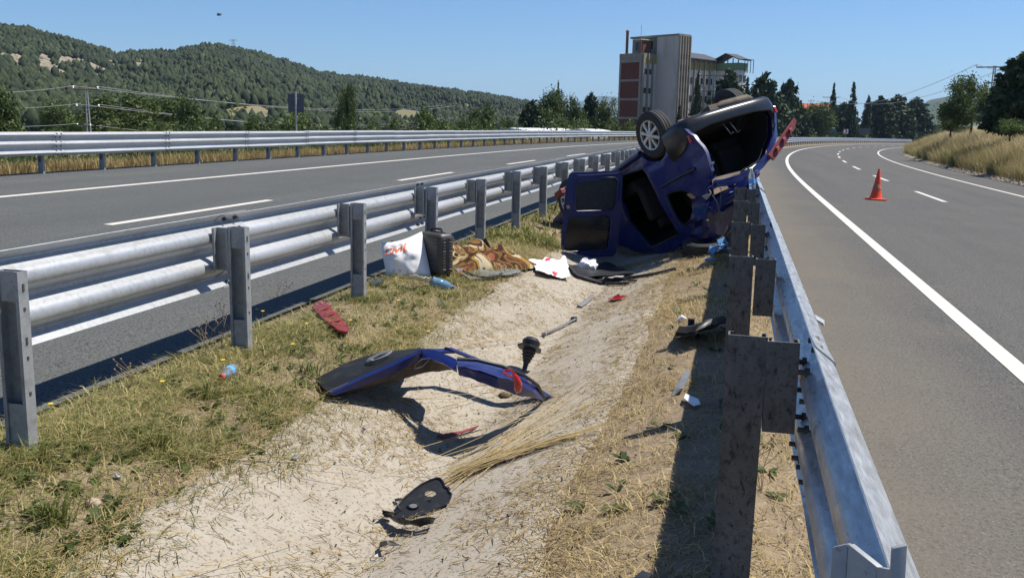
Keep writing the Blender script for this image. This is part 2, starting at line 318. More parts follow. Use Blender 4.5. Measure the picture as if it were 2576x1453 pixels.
stripe('edge_line',-6,320,-11.70,.17,zleft,road_l); stripe('edge_line',-6,320,-4.98,.17,zleft,road_l)
stripe('edge_line',-6,320,2.13,.165,zright,road_r); stripe('edge_line',-6,320,9.05,.15,zright,road_r)
for i in range(24): stripe('lane_dash',10.4-11+11*i,14.85-11+11*i,-8.15,.15,zleft,road_l)
for i in range(2,26): stripe('lane_dash',26.9-21.6+10.8*i,31.4-21.6+10.8*i,5.57,.15,zright,road_r)
# ------------------------------------------------------------------ guardrails
_tp=[(0,0.018),(0.006,0.024),(0.048,0.079),(0.056,0.083),(0.068,0.081),(0.076,0.074),(0.104,0.03),(0.116,0.012),(0.132,0.002),(0.155,0),(0.174,0.003),(0.188,0.013),(0.202,0.03),(0.232,0.076),(0.242,0.083),(0.264,0.083),(0.274,0.076),(0.304,0.03),(0.318,0.013),(0.332,0.003),(0.351,0),(0.374,0.002),(0.39,0.012),(0.402,0.03),(0.43,0.074),(0.438,0.081),(0.45,0.083),(0.458,0.079),(0.5,0.024),(0.506,0.018)]
SEC=4.0
def beam_mesh(name,side,m):             # profile bulges towards side (+1: +x, -1: -x); top edge at z=0, runs along +y
    ys=np.array([-.16,0.,.6,1.4,2.2,3.0,SEC,SEC+.16]); P=np.zeros((len(_tp),len(ys),3))
    for i,(z,d) in enumerate(_tp):
        for j,y in enumerate(ys):
            P[i,j]=(side*(d+(.005 if j<1 else 0)),y,-z)
    if side<0: P=P[::-1]
    mb=MB(); mb.sheet(P,.004); return mb.mesh(name,m,smooth=30)
def cpost_mesh(name,m,h,w=.125,d=.062,openy=1,plates=False,t=.006):
    lip=.018; s=openy
    poly=[(-w/2,-s*d/2),(w/2,-s*d/2),(w/2,s*d/2),(w/2-lip,s*d/2),(w/2-lip,s*(d/2-t)),(w/2-t,s*(d/2-t)),(w/2-t,-s*(d/2-t)),(-w/2+t,-s*(d/2-t)),(-w/2+t,s*(d/2-t)),(-w/2+lip,s*(d/2-t)),(-w/2+lip,s*d/2),(-w/2,s*d/2)]
    mb=MB(); mb.prism(poly,2,-.35,h)
    if plates:
        mb.box((0,s*(d/2-.012),h-.07),(w-2*t-.002,.006,.14)); mb.box((0,s*(d/2-.012),-.05),(w-2*t-.002,.006,.6))
    return mb.mesh(name,m,smooth=35)
def hexbolt(m):
    mb=MB(); mb.lathe([(0,0),(.017,0),(.017,.014),(.009,.014),(.009,.035),(0,.035)],6); return mb.mesh('bolt',m)
BOLT=hexbolt(M['bolt'])
def guardrail(label,s0,n_post,o_post,h_post,zb,o_back,side,ztop,beam_me,post_me,sp_me,o_sp,nbolt,bolt_back,sec0,nsec,sp_h=.30,slots=0):
    g=thing('guardrail',label,'guardrail',rp(s0,o_post,zb),group='roadside guardrails'); g0=Vector(g.location)
    for i in range(n_post):
        s=s0+2*i; p=rp(s,o_post,zb); a=-heading(s)
        jit=R_.uniform(-.012,.012)
        q=inst('post',post_me,g,Vector(p)-g0+V(0,0,jit),(R_.uniform(-.012,.012),R_.uniform(-.012,.012),a))
        p=rp(s+R_.uniform(-.01,.01),o_sp,zb+h_post-.012)
        inst('spacer',sp_me,g,Vector(p)-g0+V(0,0,jit),(0,R_.uniform(-.015,.015),a))
        if i<slots:
            for zz in (.80,.70,.55,.47,.30): 
                mb=MB(); mb.box((.0635,.0,zz),(.004,.012,.035 if zz in(.80,.55) else .016)); mb.build('slot',M['bolt'],q)
    for i in range(nsec):
        s=sec0+SEC*i; p0=rp(s,o_back,ztop); p1=rp(s+SEC,o_back,ztop); d=p1-p0
        b=inst('beam',beam_me,g,Vector(p0)-g0+V(0,0,R_.uniform(-.006,.006)),(math.atan2(d[2],math.hypot(d[0],d[1])),R_.uniform(-.008,.008),math.atan2(-d[0],d[1])))
        if i<nbolt:
            sx=-1 if bolt_back else 1
            for z in (.02+.012,.108,.205,.30,.398,.478):
                for y in (.05,-.09):
                    dd=float(np.interp(z,[q[0] for q in _tp],[q[1] for q in _tp]))
                    inst('bolt',BOLT,b,(side*dd-(side*.006 if bolt_back else -side*.003),y,-z),(0,side*(-1 if bolt_back else 1)*math.pi/2,0))
    return g
BL=beam_mesh('beam',-1,M['zinc']); BR=beam_mesh('beam',1,M['zinc_r']); BF=beam_mesh('beam',1,M['zinc'])
PL=cpost_mesh('post',M['zinc_post'],.876,openy=-1,plates=True); PR=cpost_mesh('post',M['post_dirty_shaded'],.888,w=.128,openy=1); PF=cpost_mesh('post',M['zinc_post'],.80,openy=-1,plates=True)
def spacer_mesh(m,w,h,openy):
    mb=MB(); t=.006; d=.06; s=openy
    poly=[(-w/2,-s*d/2),(w/2,-s*d/2),(w/2,s*d/2),(w/2-.016,s*d/2),(w/2-.016,s*(d/2-t)),(w/2-t,s*(d/2-t)),(w/2-t,-s*(d/2-t)),(-w/2+t,-s*(d/2-t)),(-w/2+t,s*(d/2-t)),(-w/2+.016,s*(d/2-t)),(-w/2+.016,s*d/2),(-w/2,s*d/2)]
    mb.prism(poly,2,-h,0); return mb.mesh('spacer',m,smooth=35)
SPL=spacer_mesh(M['zinc_post'],.115,.29,-1); SPR=spacer_mesh(M['post_dirty_shaded'],.104,.31,1)
guardrail('long steel guardrail with its back to the camera beside the bag and suitcase',1.23,62,-3.20,.876,0,-3.395,-1,.925,BL,PL,SPL,-3.325,3,True,1.55,31,slots=6)
guardrail('steel guardrail on the far outer side of the left carriageway',6.89,80,-14.70,.80,.33,-14.515,1,1.225,BF,PF,SPL,-14.60,8,False,5.2,40)
guardrail('steel guardrail with dirty posts running down the right under the wreck',-1.16,118,.062,.888,0,.250,1,.905,BR,PR,SPR,.184,5,True,-1.15,58)
# twisted loose spacer lying over the rail at the bottom of the view
def at_y(x,y,Y):
    d=ray(x,y); return CAMP+d*(Y/d[1])
mb=MB()
def pl(a,b,c,d_,th=.006):
    a,b,c,d_=[np.array(q) for q in (a,b,c,d_)]; mb.sheet(np.array([[a,b],[d_,c]]),th)
A=at_y(2092,1375,1.34); B=at_y(2132,1366,1.33); C=at_y(2205,1424,1.28); D=at_y(2243,1378,1.24); E=at_y(2282,1370,1.24)
dn=np.array([0,-.05,-.26])
pl(A,B,B+dn,A+dn,.012); pl(B,C,C+dn,B+dn,.012); pl(C,D+[0,0,-.03],D+dn,C+dn,.012); pl(D,E,E+dn,D+dn,.012)
tag(mb.build('loose_spacer',M['zinc_post'],smooth=30,bevel=.0015),'bent grey spacer bracket over the rail at the bottom right','bracket')
# ------------------------------------------------------------------ grass and straw
def blades(base,ang,h,w,lean,tint,curl=.6,lie=None):
    """one bent blade per base point; lean: horizontal reach as a share of height"""
    n=len(base); base=np.asarray(base,float); dx=np.cos(ang); dy=np.sin(ang); d=np.stack([dx,dy,0*dx],1); s=np.stack([-dy,dx,0*dx],1)
    s=s*np.cos(RS.uniform(0,6.28,n))[:,None]*.6+s*.4+d*0
    z=np.array([0,0,1.])
    m=base+d*(lean*h*curl*.5)[:,None]+z*(h*.58)[:,None]; t=base+d*(lean*h)[:,None]+z*(h*(1-.35*np.clip(lean,0,2)*.5))[:,None]
    ww=(w/2)[:,None]
    Vv=np.stack([base-s*ww,base+s*ww,m+s*ww*.8,m-s*ww*.8,t+s*ww*.15,t-s*ww*.15],1).reshape(-1,3)
    I=np.arange(n)[:,None]*6; F=np.concatenate([I+[0,1,2,3],I+[3,2,4,5]])
    return Vv,F,np.repeat(tint,6)
def join(parts):
    vs=[];fs=[];ts=[];n=0
    for v,f,t in parts: vs.append(v); fs.append(f+n); ts.append(t); n+=len(v)
    return np.concatenate(vs),np.concatenate(fs),np.concatenate(ts)
def median_pts(s,o):
    p=rp(s,o,gz(o)); return np.stack(p,1)
def grass_patch(n,s0,s1,o0,o1,dens,hr,wr,tr,leanr=(.2,1.1),power=1.7):
    s=s0+(s1-s0)*RS.rand(n)**power; o=RS.uniform(o0,o1,n); k=RS.rand(n)<dens(s,o); s,o=s[k],o[k]; n=len(s)
    h=RS.uniform(*hr,n)*(.5+fbm(s*2.2,o*2.2,21)); 
    t=np.clip(RS.normal(tr[0],tr[1],n)+.5*(fbm(s*1.1,o*1.6,31)-.5),0,1)
    return blades(median_pts(s,o)-[0,0,.01],RS.uniform(0,6.28,n),h,RS.uniform(*wr,n)*(1+s*.05),RS.uniform(*leanr,n),t)
def dl(s,o):   # left bank: thick by the posts, thinning over the concrete edge
    e=-2.27+.38*(fbm(s*.9,s*0+2,41)-.5)*2+.22*(fbm(s*5,o*5,45)-.5); k=np.clip((e-o)/.30,0,1)*np.clip((o+3.56)/.22,.0,1)
    return k*np.clip(2.6*fbm(s*2.2,o*2.2,77)-.66,.30,1.1)
def dr(s,o):
    e=-.82+.30*(fbm(s*1.1,s*0+5,51)-.5)*2+.25*(fbm(s*5,o*5,55)-.5); return np.clip((o-e)/.3,0,1)*np.clip(2.4*fbm(s*2,o*2,87)-.6,.10,1.1)
G=[grass_patch(175000,1.6,13,-3.56,-2.1,dl,(.02,.10),(.003,.007),(.66,.30),(.5,2.4),1.5),
   grass_patch(26000,12,60,-3.56,-2.1,dl,(.04,.14),(.010,.022),(.52,.25),(.3,1.8),1.6)]
for s_,o_,n_ in [(3.55,-2.72,90),(2.75,-2.62,130),(2.55,-2.8,80),(5.1,-2.62,60),(4.3,-2.9,70),(3.1,-3.0,60)]:   # tufts
    n=n_; a=RS.uniform(0,6.28,n); b=median_pts(np.full(n,s_)+RS.normal(0,.035,n),np.full(n,o_)+RS.normal(0,.035,n))
    G.append(blades(b,a,RS.uniform(.07,.17,n),RS.uniform(.005,.012,n),RS.uniform(.4,1.3,n),RS.uniform(.05,.5,n)))
tag(mesh_np('grass',*join(G)[:2],M['grassg'],col_attr=join(G)[2]),'short mixed green and straw grass on the left bank of the median','grass',kind='stuff')
G=[grass_patch(78000,1.3,13,-1.0,.48,dr,(.015,.075),(.003,.0065),(.52,.26),(.5,2.6),1.4),
   grass_patch(22000,12,70,-1.1,.48,dr,(.05,.16),(.010,.022),(.55,.25),(.3,1.8),1.6)]
tag(mesh_np('dry_grass',*join(G)[:2],M['grassd'],col_attr=join(G)[2]),'dry yellow grass on the right bank of the median','grass',kind='stuff')
# broad-leaved weeds and little flowers among the grass
def weeds():
    vs=[];fs=[];ts=[];n=0
    for i in range(420):
        s=1.8+9*R_.random()**1.5; o=R_.uniform(-3.3,-2.35)
        if i<60: o=R_.uniform(-.6,.3)
        p=rp(s,o,gz(o)); k=R_.randint(4,8); t0=R_.random()*.8
        for j in range(k):
            a=R_.uniform(0,6.28); L=R_.uniform(.03,.085); w=L*R_.uniform(.16,.3); d=np.array([math.cos(a),math.sin(a),0]); q=np.array([-d[1],d[0],0])
            z=np.array([0,0,1]); m=p+d*L*.5+z*L*R_.uniform(.25,.6); e=p+d*L+z*L*R_.uniform(.1,.6)
            vs+=[p,m+q*w,e,m-q*w]; fs.append((n,n+1,n+2,n+3)); n+=4; ts+=[min(1,max(0,t0+R_.uniform(-.2,.2)))]*4
    return np.array(vs),np.array(fs),np.array(ts)
w=weeds(); tag(mesh_np('ground_weeds',w[0],w[1],M['weed'],col_attr=w[2]),'low broad leaved weeds among the grass of the median','weeds',kind='stuff')
# straw: short litter over the concrete, and long stalks fanned across the ditch
def stalks(a,b,r,tint,sag=.0):
    a=np.asarray(a,float); b=np.asarray(b,float); n=len(a); d=b-a; d/=np.linalg.norm(d,axis=1,keepdims=True)
    q=np.cross(d,[0,0,1.]); q/=np.maximum(np.linalg.norm(q,axis=1,keepdims=True),1e-6); u=np.cross(q,d); r=r[:,None]
    tri=[q*r,(-.5*q+.87*u)*r,(-.5*q-.87*u)*r]; m=(a+b)/2+np.array([0,0,1.])*sag
    Vv=np.stack([a+t for t in tri]+[m+t for t in tri]+[b+t*.6 for t in tri],1).reshape(-1,3); I=np.arange(n)[:,None]*9
    F=np.concatenate([I+[k,(k+1)%3,3+(k+1)%3,3+k] for k in range(3)]+[I+[3+k,3+(k+1)%3,6+(k+1)%3,6+k] for k in range(3)])
    return Vv,F,np.repeat(tint,9)
def conc(s,o,up=0): p=rp(s,o,gz(o)+.034); return np.stack(p,1)+[0,0,up]
G=[]
n=38000; s=1.6+11*RS.rand(n)**1.5; o=RS.uniform(-2.5,-.5,n)
k=RS.rand(n)<np.clip(.08+1.2*np.clip(fbm(s*1.6,o*2.4,61)*2.2-1.05,0,1)+.6*np.exp(-((o+1.5)/.16)**2)*(fbm(s*1.1,s*0,3)>.45)+.5*np.exp(-((o+.75)/.15)**2)+.35*np.exp(-((o+2.4)/.15)**2),0,1)
s,o=s[k],o[k]; n=len(s); a=RS.uniform(0,6.28,n); L=RS.uniform(.015,.085,n); s2=s+np.sin(a)*L; o2=np.clip(o+np.cos(a)*L,-2.7,-.4)
G.append(stalks(conc(s,o,0),conc(s2,o2,0)+np.stack([0*L,0*L,RS.uniform(0,.02,n)],1),RS.uniform(.0011,.0024,n),RS.rand(n)))
# long single stalks
for (s0,o0,s1,o1,n) in [(4.15,-1.45,5.5,-.65,15),(4.25,-1.35,6.2,-.75,8),(4.6,-1.6,5.7,-.5,7),(5.2,-1.9,6.6,-1.1,4),(6.8,-2.1,8.2,-1.3,4),(2.6,-2.1,3.3,-1.6,3),(3.6,-2.5,4.2,-1.9,5)]:
    a=conc(s0+RS.normal(0,.12,n),o0+RS.normal(0,.10,n),.008); t=RS.uniform(.35,1,n); b=conc(s0+(s1-s0)*t+RS.normal(0,.10,n),o0+(o1-o0)*t+RS.normal(0,.14,n),.02)
    G.append(stalks(a,b,RS.uniform(.0014,.0028,n),RS.uniform(.3,1,n),.015))
# the pressed bundle running right from the black bracket
n=85; a=conc(4.33+RS.normal(0,.035,n),-1.38+RS.normal(0,.05,n),.012)+np.stack([0*np.arange(n),0*np.arange(n),RS.uniform(0,.035,n)],1)
t=RS.uniform(.4,1.05,n); b=conc(4.33+.42*t+RS.normal(0,.03,n),-1.38+.78*t+RS.normal(0,.03,n),.012)
G.append(stalks(a,b,RS.uniform(.0013,.0024,n),RS.uniform(.1,.9,n),.012))
# stalks over the left bank
n=110; s=1.8+8*RS.rand(n)**1.4; o=RS.uniform(-3.35,-2.3,n); a=median_pts(s,o)+[0,0,.02]; g_=RS.uniform(-.5,1.2,n); L=RS.uniform(.10,.34,n)
b=a+np.stack([np.cos(g_)*L,np.sin(g_)*L,RS.uniform(-.02,.16,n)],1); G.append(stalks(a,b,RS.uniform(.0012,.0024,n),RS.uniform(.2,1,n),.02))
J=join(G); tag(mesh_np('straw',J[0],J[1],M['straw'],col_attr=J[2]),'loose straw and dry stalks strewn over the concrete ditch','straw',kind='stuff')
# verge grass beyond the far guardrail (tan in front, green behind) and the tall dry grass on the right cutting
def road_pts(s,o): return np.stack(rp(s,o,gz(o)),1)
G=[]; n=60000; s=10+110*RS.rand(n)**1.7; o=-15.02-1.6*RS.rand(n)**1.3
G.append(blades(road_pts(s,o),RS.uniform(0,6.28,n),RS.uniform(.15,.42,n)*(.6+.7*fbm(s*.6,o,3)),RS.uniform(.012,.028,n),RS.uniform(.1,.7,n),np.clip(RS.normal(.45,.2,n),0,1)))
J=join(G); tag(mesh_np('verge_grass',J[0],J[1],M['grassd'],col_attr=J[2]),'tan grass strip along the foot of the far guardrail','grass',kind='stuff')
G=[]; n=26000; s=8+120*RS.rand(n)**1.6; o=-16.2-5.5*RS.rand(n)
G.append(blades(road_pts(s,o),RS.uniform(0,6.28,n),RS.uniform(.35,.95,n)*(.6+.8*fbm(s*.4,o*.4,13)),RS.uniform(.03,.07,n),RS.uniform(.2,.9,n),np.clip(RS.normal(.3,.2,n),0,1)))
J=join(G); tag(mesh_np('tall_weeds',J[0],J[1],M['weed'],col_attr=J[2]),'rank green weeds behind the far guardrail','weeds',kind='stuff')
G=[]; n=90000; s=34+95*RS.rand(n)**1.4; o=11.7+7.5*RS.rand(n)**1.2
hgt=RS.uniform(.35,1.0,n)*(.35+1.1*fbm(s*.16,o*.35,23)); tn=np.clip(.35+.5*(o-12)/4+RS.normal(0,.16,n)+.6*(fbm(s*.2,o*.5,33)-.5),0,1)
G.append(blades(road_pts(s,o),RS.normal(3.4,.9,n),hgt,RS.uniform(.018,.045,n),RS.uniform(.15,.8,n),tn))
M['bankgrass']=leafmat('bank_grass',(.09,.10,.03),(.36,.29,.14),(.62,.53,.33),transl=.3)
J=join(G); tag(mesh_np('bank_grass',J[0],J[1],M['bankgrass'],col_attr=J[2]),'tall pale dry grass on the cutting right of the road','grass',kind='stuff')
n=3000; s=40+60*RS.rand(n); o=11.3+.35*RS.rand(n); p=road_pts(s,o); r=RS.uniform(.03,.11,n)
oc=np.array([(1,0,0),(-1,0,0),(0,1,0),(0,-1,0),(0,0,1),(0,0,-1)])*[1,1,.6]; F0=np.array([(0,2,4),(2,1,4),(1,3,4),(3,0,4),(2,0,5),(1,2,5),(3,1,5),(0,3,5)])
Vv=(p[:,None]+oc[None]*r[:,None,None]*RS.uniform(.6,1.3,(n,6,1))).reshape(-1,3); F=(np.arange(n)[:,None,None]*6+F0[None]).reshape(-1,3)
M['gravel']=mat('gravel',(.36,.30,.22),.95,noise=[(3,(.22,.18,.13),.4,.7,3)])
tag(mesh_np('gravel',Vv,F,M['gravel']),'pale stones along the toe of the right cutting','gravel',kind='stuff')
n=9000; s=1.5+10*RS.rand(n)**1.4; o=np.where(RS.rand(n)<.55,-3.58+.22*RS.rand(n)**1.5,np.where(RS.rand(n)<.5,RS.uniform(-2.4,-.6,n),RS.uniform(.25,.52,n))); p=median_pts(s,o)+[0,0,.028]*(np.abs(o+1.5)<.9)[:,None]; r=RS.uniform(.002,.008,n)*np.where(np.abs(o+1.5)<.9,.6,1)
Vv=(p[:,None]+oc[None]*r[:,None,None]*RS.uniform(.6,1.3,(n,6,1))).reshape(-1,3); F=(np.arange(n)[:,None,None]*6+F0[None]).reshape(-1,3)
M['grit']=mat('grit',(.40,.34,.27),.95,noise=[(9,(.16,.13,.10),.45,.6,2)])
tag(mesh_np('grit',Vv,F,M['grit']),'fine stones and grit scattered over the median','gravel',kind='stuff')
# ------------------------------------------------------------------ hills
RX=np.array([-260,0,60,130,230,300,330,400,430,470,525,600,640,720,800,860,950,1050,1150,1230,1320,1350,1450,1560,1640.]);
RY=np.array([52,66,74,92,118,137,132,128,132,120,110,118,130,152,178,188,195,208,220,232,246,258,285,306,316.])
RD=lambda x: np.interp(x,[-260,0,525,1000,1640],[620,680,820,980,1150])
R0=lambda x: np.interp(x,[-260,600,1000,1640],[230,250,300,420])
xs=np.arange(-260,1650,14.); ts=np.concatenate([np.linspace(0,1,46),np.linspace(1.04,1.5,8)])
def hill_pt(x,t,up=0.):
    x=np.asarray(x,float); t=np.asarray(t,float); y=np.interp(x,RX,RY)+14
    d=FWD[None]+((x-1287.5)/FOC)[:,None]*RIGHT[None]+((726.4-y)/FOC)[:,None]*UP[None]; hd=np.hypot(d[:,0],d[:,1]); dirx=d[:,0]/hd; diry=d[:,1]/hd
    H=CAM_H+d[:,2]/hd*RD(x); r=R0(x)+(RD(x)-R0(x))*t
    z=np.where(t<=1,-4.5+(H+4.5)*np.clip(t,0,1)**1.22,H-(t-1)*(H+5)*1.2)
    px,py=dirx*r,diry*r; z=z+(fbm(px*.011,py*.011,8)-.5)*26*np.clip(t*(1.0-t)*4,0,1)
    return np.stack([px,py,z+up],1)
Xg,Tg=np.meshgrid(xs,ts,indexing='ij'); Pp=hill_pt(Xg.ravel(),Tg.ravel()); I=np.arange(Xg.size).reshape(Xg.shape)
F=np.stack([I[:-1,:-1],I[1:,:-1],I[1:,1:],I[:-1,1:]],-1).reshape(-1,4)
tag(mesh_np('hill',Pp,F,M['hill'],smooth=True),'wooded hill rising behind the left carriageway',kind='structure')
# pine forest on the hill: one far mass
FIELDS=[(610,70,.13,.215),(915,55,.22,.345),(1035,62,.19,.35)]
def rocky(x,t):   # bare rock slopes on the left shoulder
    a=np.exp(-((x-110)/150)**2)*np.exp(-((t-.66)/.15)**2)+.75*np.exp(-((x-330)/80)**2)*np.exp(-((t-.72)/.12)**2)+.35*np.exp(-((x-720)/60)**2)*np.exp(-((t-.75)/.06)**2)
    return a*1.7*(fbm(x*.03,t*22,19)>.42)
n=44000; x=RS.uniform(-250,1640,n); t=RS.uniform(.03,1.03,n)**.9; k=(RS.rand(n)>rocky(x,t))&~np.any([((x-cx)/wd)**2+((t-(t0+t1)/2)/((t1-t0)/2))**2<1.1 for cx,wd,t0,t1 in FIELDS],0)&~np.any([(np.abs(x-cx)<wd)&(t<t1)&(t>t0-.07) for cx,wd,t0,t1 in FIELDS],0); x,t=x[k],t[k]; n=len(x)
B=hill_pt(x,t); h=RS.uniform(2.6,7.2,n)*(.75+.5*fbm(x*.05,t*20,6))*(1-.2*(x>1000)); rad=h*RS.uniform(.24,.42,n)
rings=[(.16,.75),(.42,1.0),(.76,.55)]; m=5; VV=[]; 
ang=np.arange(m)*2*math.pi/m
for zz,rr in rings:
    j=RS.uniform(.5,1.4,(n,m)); a=ang[None]+RS.uniform(0,1,(n,1)); VV.append(np.stack([B[:,0:1]+rad[:,None]*rr*j*np.cos(a),B[:,1:2]+rad[:,None]*rr*j*np.sin(a),B[:,2:3]+h[:,None]*(zz+RS.uniform(-.13,.13,(n,m)))],-1))
VV.append((B+np.stack([0*h,0*h,h],1))[:,None]); VV=np.concatenate(VV,1); K_=VV.shape[1]
F=[]
for q in range(2): F+=[(q*m+j,q*m+(j+1)%m,(q+1)*m+(j+1)%m) for j in range(m)]+[(q*m+j,(q+1)*m+(j+1)%m,(q+1)*m+j) for j in range(m)]
F+=[(2*m+j,2*m+(j+1)%m,3*m) for j in range(m)]
F=(np.arange(n)[:,None,None]*K_+np.array(F)[None]).reshape(-1,3)
tn=np.clip(RS.normal(.44,.2,n)[:,None]+RS.uniform(-.25,.25,(n,K_))+.5*(fbm(x*.02,t*9,4)-.5)[:,None],0,1)
tag(mesh_np('pine_forest',VV.reshape(-1,3),F,M['hillpine'],col_attr=tn.ravel()),'dense pine forest covering the hillside','forest',kind='stuff')
# rock outcrops
n=6000; x=RS.uniform(-200,780,n); t=RS.uniform(.4,.95,n); k=rocky(x,t)>.35; x,t=x[k],t[k]; n=len(x); B=hill_pt(x,t); r=RS.uniform(1.5,6,n)
ico=bmesh.new(); bmesh.ops.create_icosphere(ico,subdivisions=1,radius=1); iv=np.array([v.co[:] for v in ico.verts]); jf=np.array([[v.index for v in f.verts] for f in ico.faces]); ico.free()
VV=B[:,None]+iv[None]*r[:,None,None]*np.array([1,1,.55])*RS.uniform(.65,1.35,(n,len(iv),1)); F=(np.arange(n)[:,None,None]*len(iv)+jf[None]).reshape(-1,3)
tag(mesh_np('rock_outcrop',VV.reshape(-1,3),F,M['rock']),'pale bare rock showing between the pines on the left hill','rocks',kind='stuff')
# dry fields at the foot of the hill
for (cx,wd,t0,t1),lb in zip(FIELDS,['tan dry field below the hill left of the tall poplar','tan dry field just right of the tall poplar','tan dry field between the poplar and the far pole']):
    a=np.linspace(0,2*math.pi,20,endpoint=False); 
    Pq=[[hill_pt(np.array([cx+wd*u*math.cos(q)]),np.array([(t0+t1)/2+(t1-t0)/2*u*math.sin(q)]),2.5*(1-u*.6)+1)[0] for q in list(a)+[a[0]]] for u in (.02,.35,.7,1.)]
    mb=MB(); mb.grid(np.array(Pq)); tag(mb.build('field',M['field'],smooth=60),lb,kind='structure')
def ridge(name,pts,D,depth,m,label,zb=-40,n=60,amp=.03,trees=0):
    px=np.linspace(pts[0][0],pts[-1][0],n); py=np.interp(px,[p[0] for p in pts],[p[1] for p in pts]); rows=[]
    for q,f in ((-1,0),(-.6,.42),(-.25,.80),(0,1.),(.5,.6),(1.,0)):
        row=[]
        for i,(a,b) in enumerate(zip(px,py)):
            T=at_d(a,b,D); H=T[2]; d=ray(a,b); d=d/math.hypot(d[0],d[1]); dd=D+depth*q*(.8+.4*float(vnoise(i*.3,q*3+9,3)))
            row.append((d[0]*dd,d[1]*dd,zb+(H-zb)*f*(1+amp*(float(vnoise(i*.5,q*4+5,6))-.5)*(f<1))))
        rows.append(row)
    mb=MB(); mb.grid(np.array(rows)); return tag(mb.build(name,m,smooth=60),label,kind='structure')
ridge('mountain',[(1300,300),(1400,280),(1440,265),(1475,250),(1500,242),(1545,243),(1600,252),(1700,268),(1850,280),(2100,290)],9000,1700,M['far'],'faint blue mountain left of the tall building',zb=-5)
ridge('far_hill',[(2150,320),(2280,296),(2335,252),(2400,240),(2480,228),(2575,214),(2800,196),(3100,190)],1900,500,M['far'],'hazy wooded hill behind the right hand trees',zb=-5,n=90)
# ------------------------------------------------------------------ trees
def leaf_quads(C,size,n_each,spread,flat=0.,seed=0,long=1.):
    rs=np.random.RandomState(seed); n=len(C); c=np.repeat(C,n_each,0)+rs.normal(0,1,(n*n_each,3))*np.repeat(spread,n_each,0)
    u=rs.normal(0,1,(len(c),3)); u[:,2]*=(1-flat); u/=np.linalg.norm(u,axis=1,keepdims=True); v=np.cross(u,rs.normal(0,1,(len(c),3))); v/=np.linalg.norm(v,axis=1,keepdims=True)
    s=size*rs.uniform(.6,1.3,len(c))[:,None]; u=u*s*long; v=v*s
    Vv=np.stack([c-u*.9,c+v*.55-u*.1,c+u,c-v*.55+u*.15],1).reshape(-1,3); F=np.arange(len(c)*4).reshape(-1,4)
    t=np.repeat(np.clip(np.repeat(rs.normal(.42,.2,n),n_each)+rs.normal(0,.14,len(c)),0,1),4); return Vv,F,t
def data_of(name,Vv,F,t,m):
    o=mesh_np(name,Vv,F,m,col_attr=t); me=o.data; bpy.data.objects.remove(o); return me
def broad_mesh(seed,m,lob=9,col_=False,leaf=.021):
    rs=np.random.RandomState(seed); C=[]; 
    lobes=[(rs.normal(0,.19),rs.normal(0,.19),rs.uniform(.32,.80),rs.uniform(.13,.23)) for _ in range(lob)]+[(0,0,.58,.25)]
    if col_: lobes=[(rs.normal(0,.06),rs.normal(0,.06),z,.30*(1-abs(z-.45)*1.3)+.05) for z in np.linspace(.14,.93,13)]
    for lx,ly,lz,lr in lobes:
        k=13; d=rs.normal(0,1,(k,3)); d/=np.linalg.norm(d,axis=1,keepdims=True); C.append(np.array([lx,ly,lz])+d*lr*rs.uniform(.6,1.05,(k,1))*np.array([1,1,.8 if not col_ else .5]))
    C=np.concatenate(C); C[:,2]*=.97/C[:,2].max(); C[:,2]=np.clip(C[:,2],.08,.985); sc=max(np.abs(C[:,:2]).max(),.01)*2; C[:,:2]/=sc
    return data_of('crown',*leaf_quads(C,leaf,80,np.full((len(C),3),.050),.3,seed),m)
def conifer_mesh(seed,m,rag=.25,power=1.,levels=20,top=.99,bot=.08,leaf=.030,dro=.06,dens=1.):
    rs=np.random.RandomState(seed); C=[];S=[]
    for i in range(levels):
        f=i/(levels-1); z=bot+(top-bot)*f; R=.5*(1-f)**power+.012
        k=int(max(3,int(11*(1-f)**.6)+2)*dens)
        for j in range(k):
            a=rs.uniform(0,6.28); L=R*rs.uniform(1-rag*1.6,1+rag*.5)
            for q in np.linspace(.25,1,max(2,int(5*L/.5)+2)): C.append((math.cos(a)*L*q,math.sin(a)*L*q,z-dro*q*q*L*2+rs.normal(0,.008)))
    C=np.array(C); return data_of('crown',*leaf_quads(C,leaf,7,np.tile([.022,.022,.012],(len(C),1)),.45,seed,1.5),m)
CR={'broad':[broad_mesh(i,M['broad'],7+i) for i in range(4)],'bright':[broad_mesh(20+i,M['bright'],6+i) for i in range(3)],'poplar':[broad_mesh(40,M['broad'],col_=True)],
    'pine':[conifer_mesh(60+i,M['pine'],.30,.48,22,dro=-.05,bot=.08,leaf=.042,dens=1.5) for i in range(3)],'spruce':[conifer_mesh(70+i,M['pine'],.28,1.0,24) for i in range(3)],'cypress':[conifer_mesh(80,M['pine'],.12,.55,24,leaf=.03,bot=.03)]}
cnt={}
def trunk_mesh(seed,kind):
    rs=random.Random(seed); mb=MB(); c=kind in('spruce','pine','cypress'); top=.93 if c else .62
    mb.tube([(0,0,-.03),(.004,.003,.1),(rs.uniform(-.02,.02),rs.uniform(-.02,.02),top*.55),(rs.uniform(-.03,.03)*(not c),0,top)],[.028,.022,.015,.004],7)
    for i in range(5):
        z=rs.uniform(.2,.5); a=rs.uniform(0,6.28); L=rs.uniform(.12,.26); mb.tube([(0,0,z),(math.cos(a)*L*.5,math.sin(a)*L*.5,z+L*.35),(math.cos(a)*L,math.sin(a)*L,z+L*.6)],[.010,.007,.003],5)
    return mb.mesh('trunk',M['bark'],smooth=60)
TK={k:trunk_mesh(i,k) for i,k in enumerate(CR)}
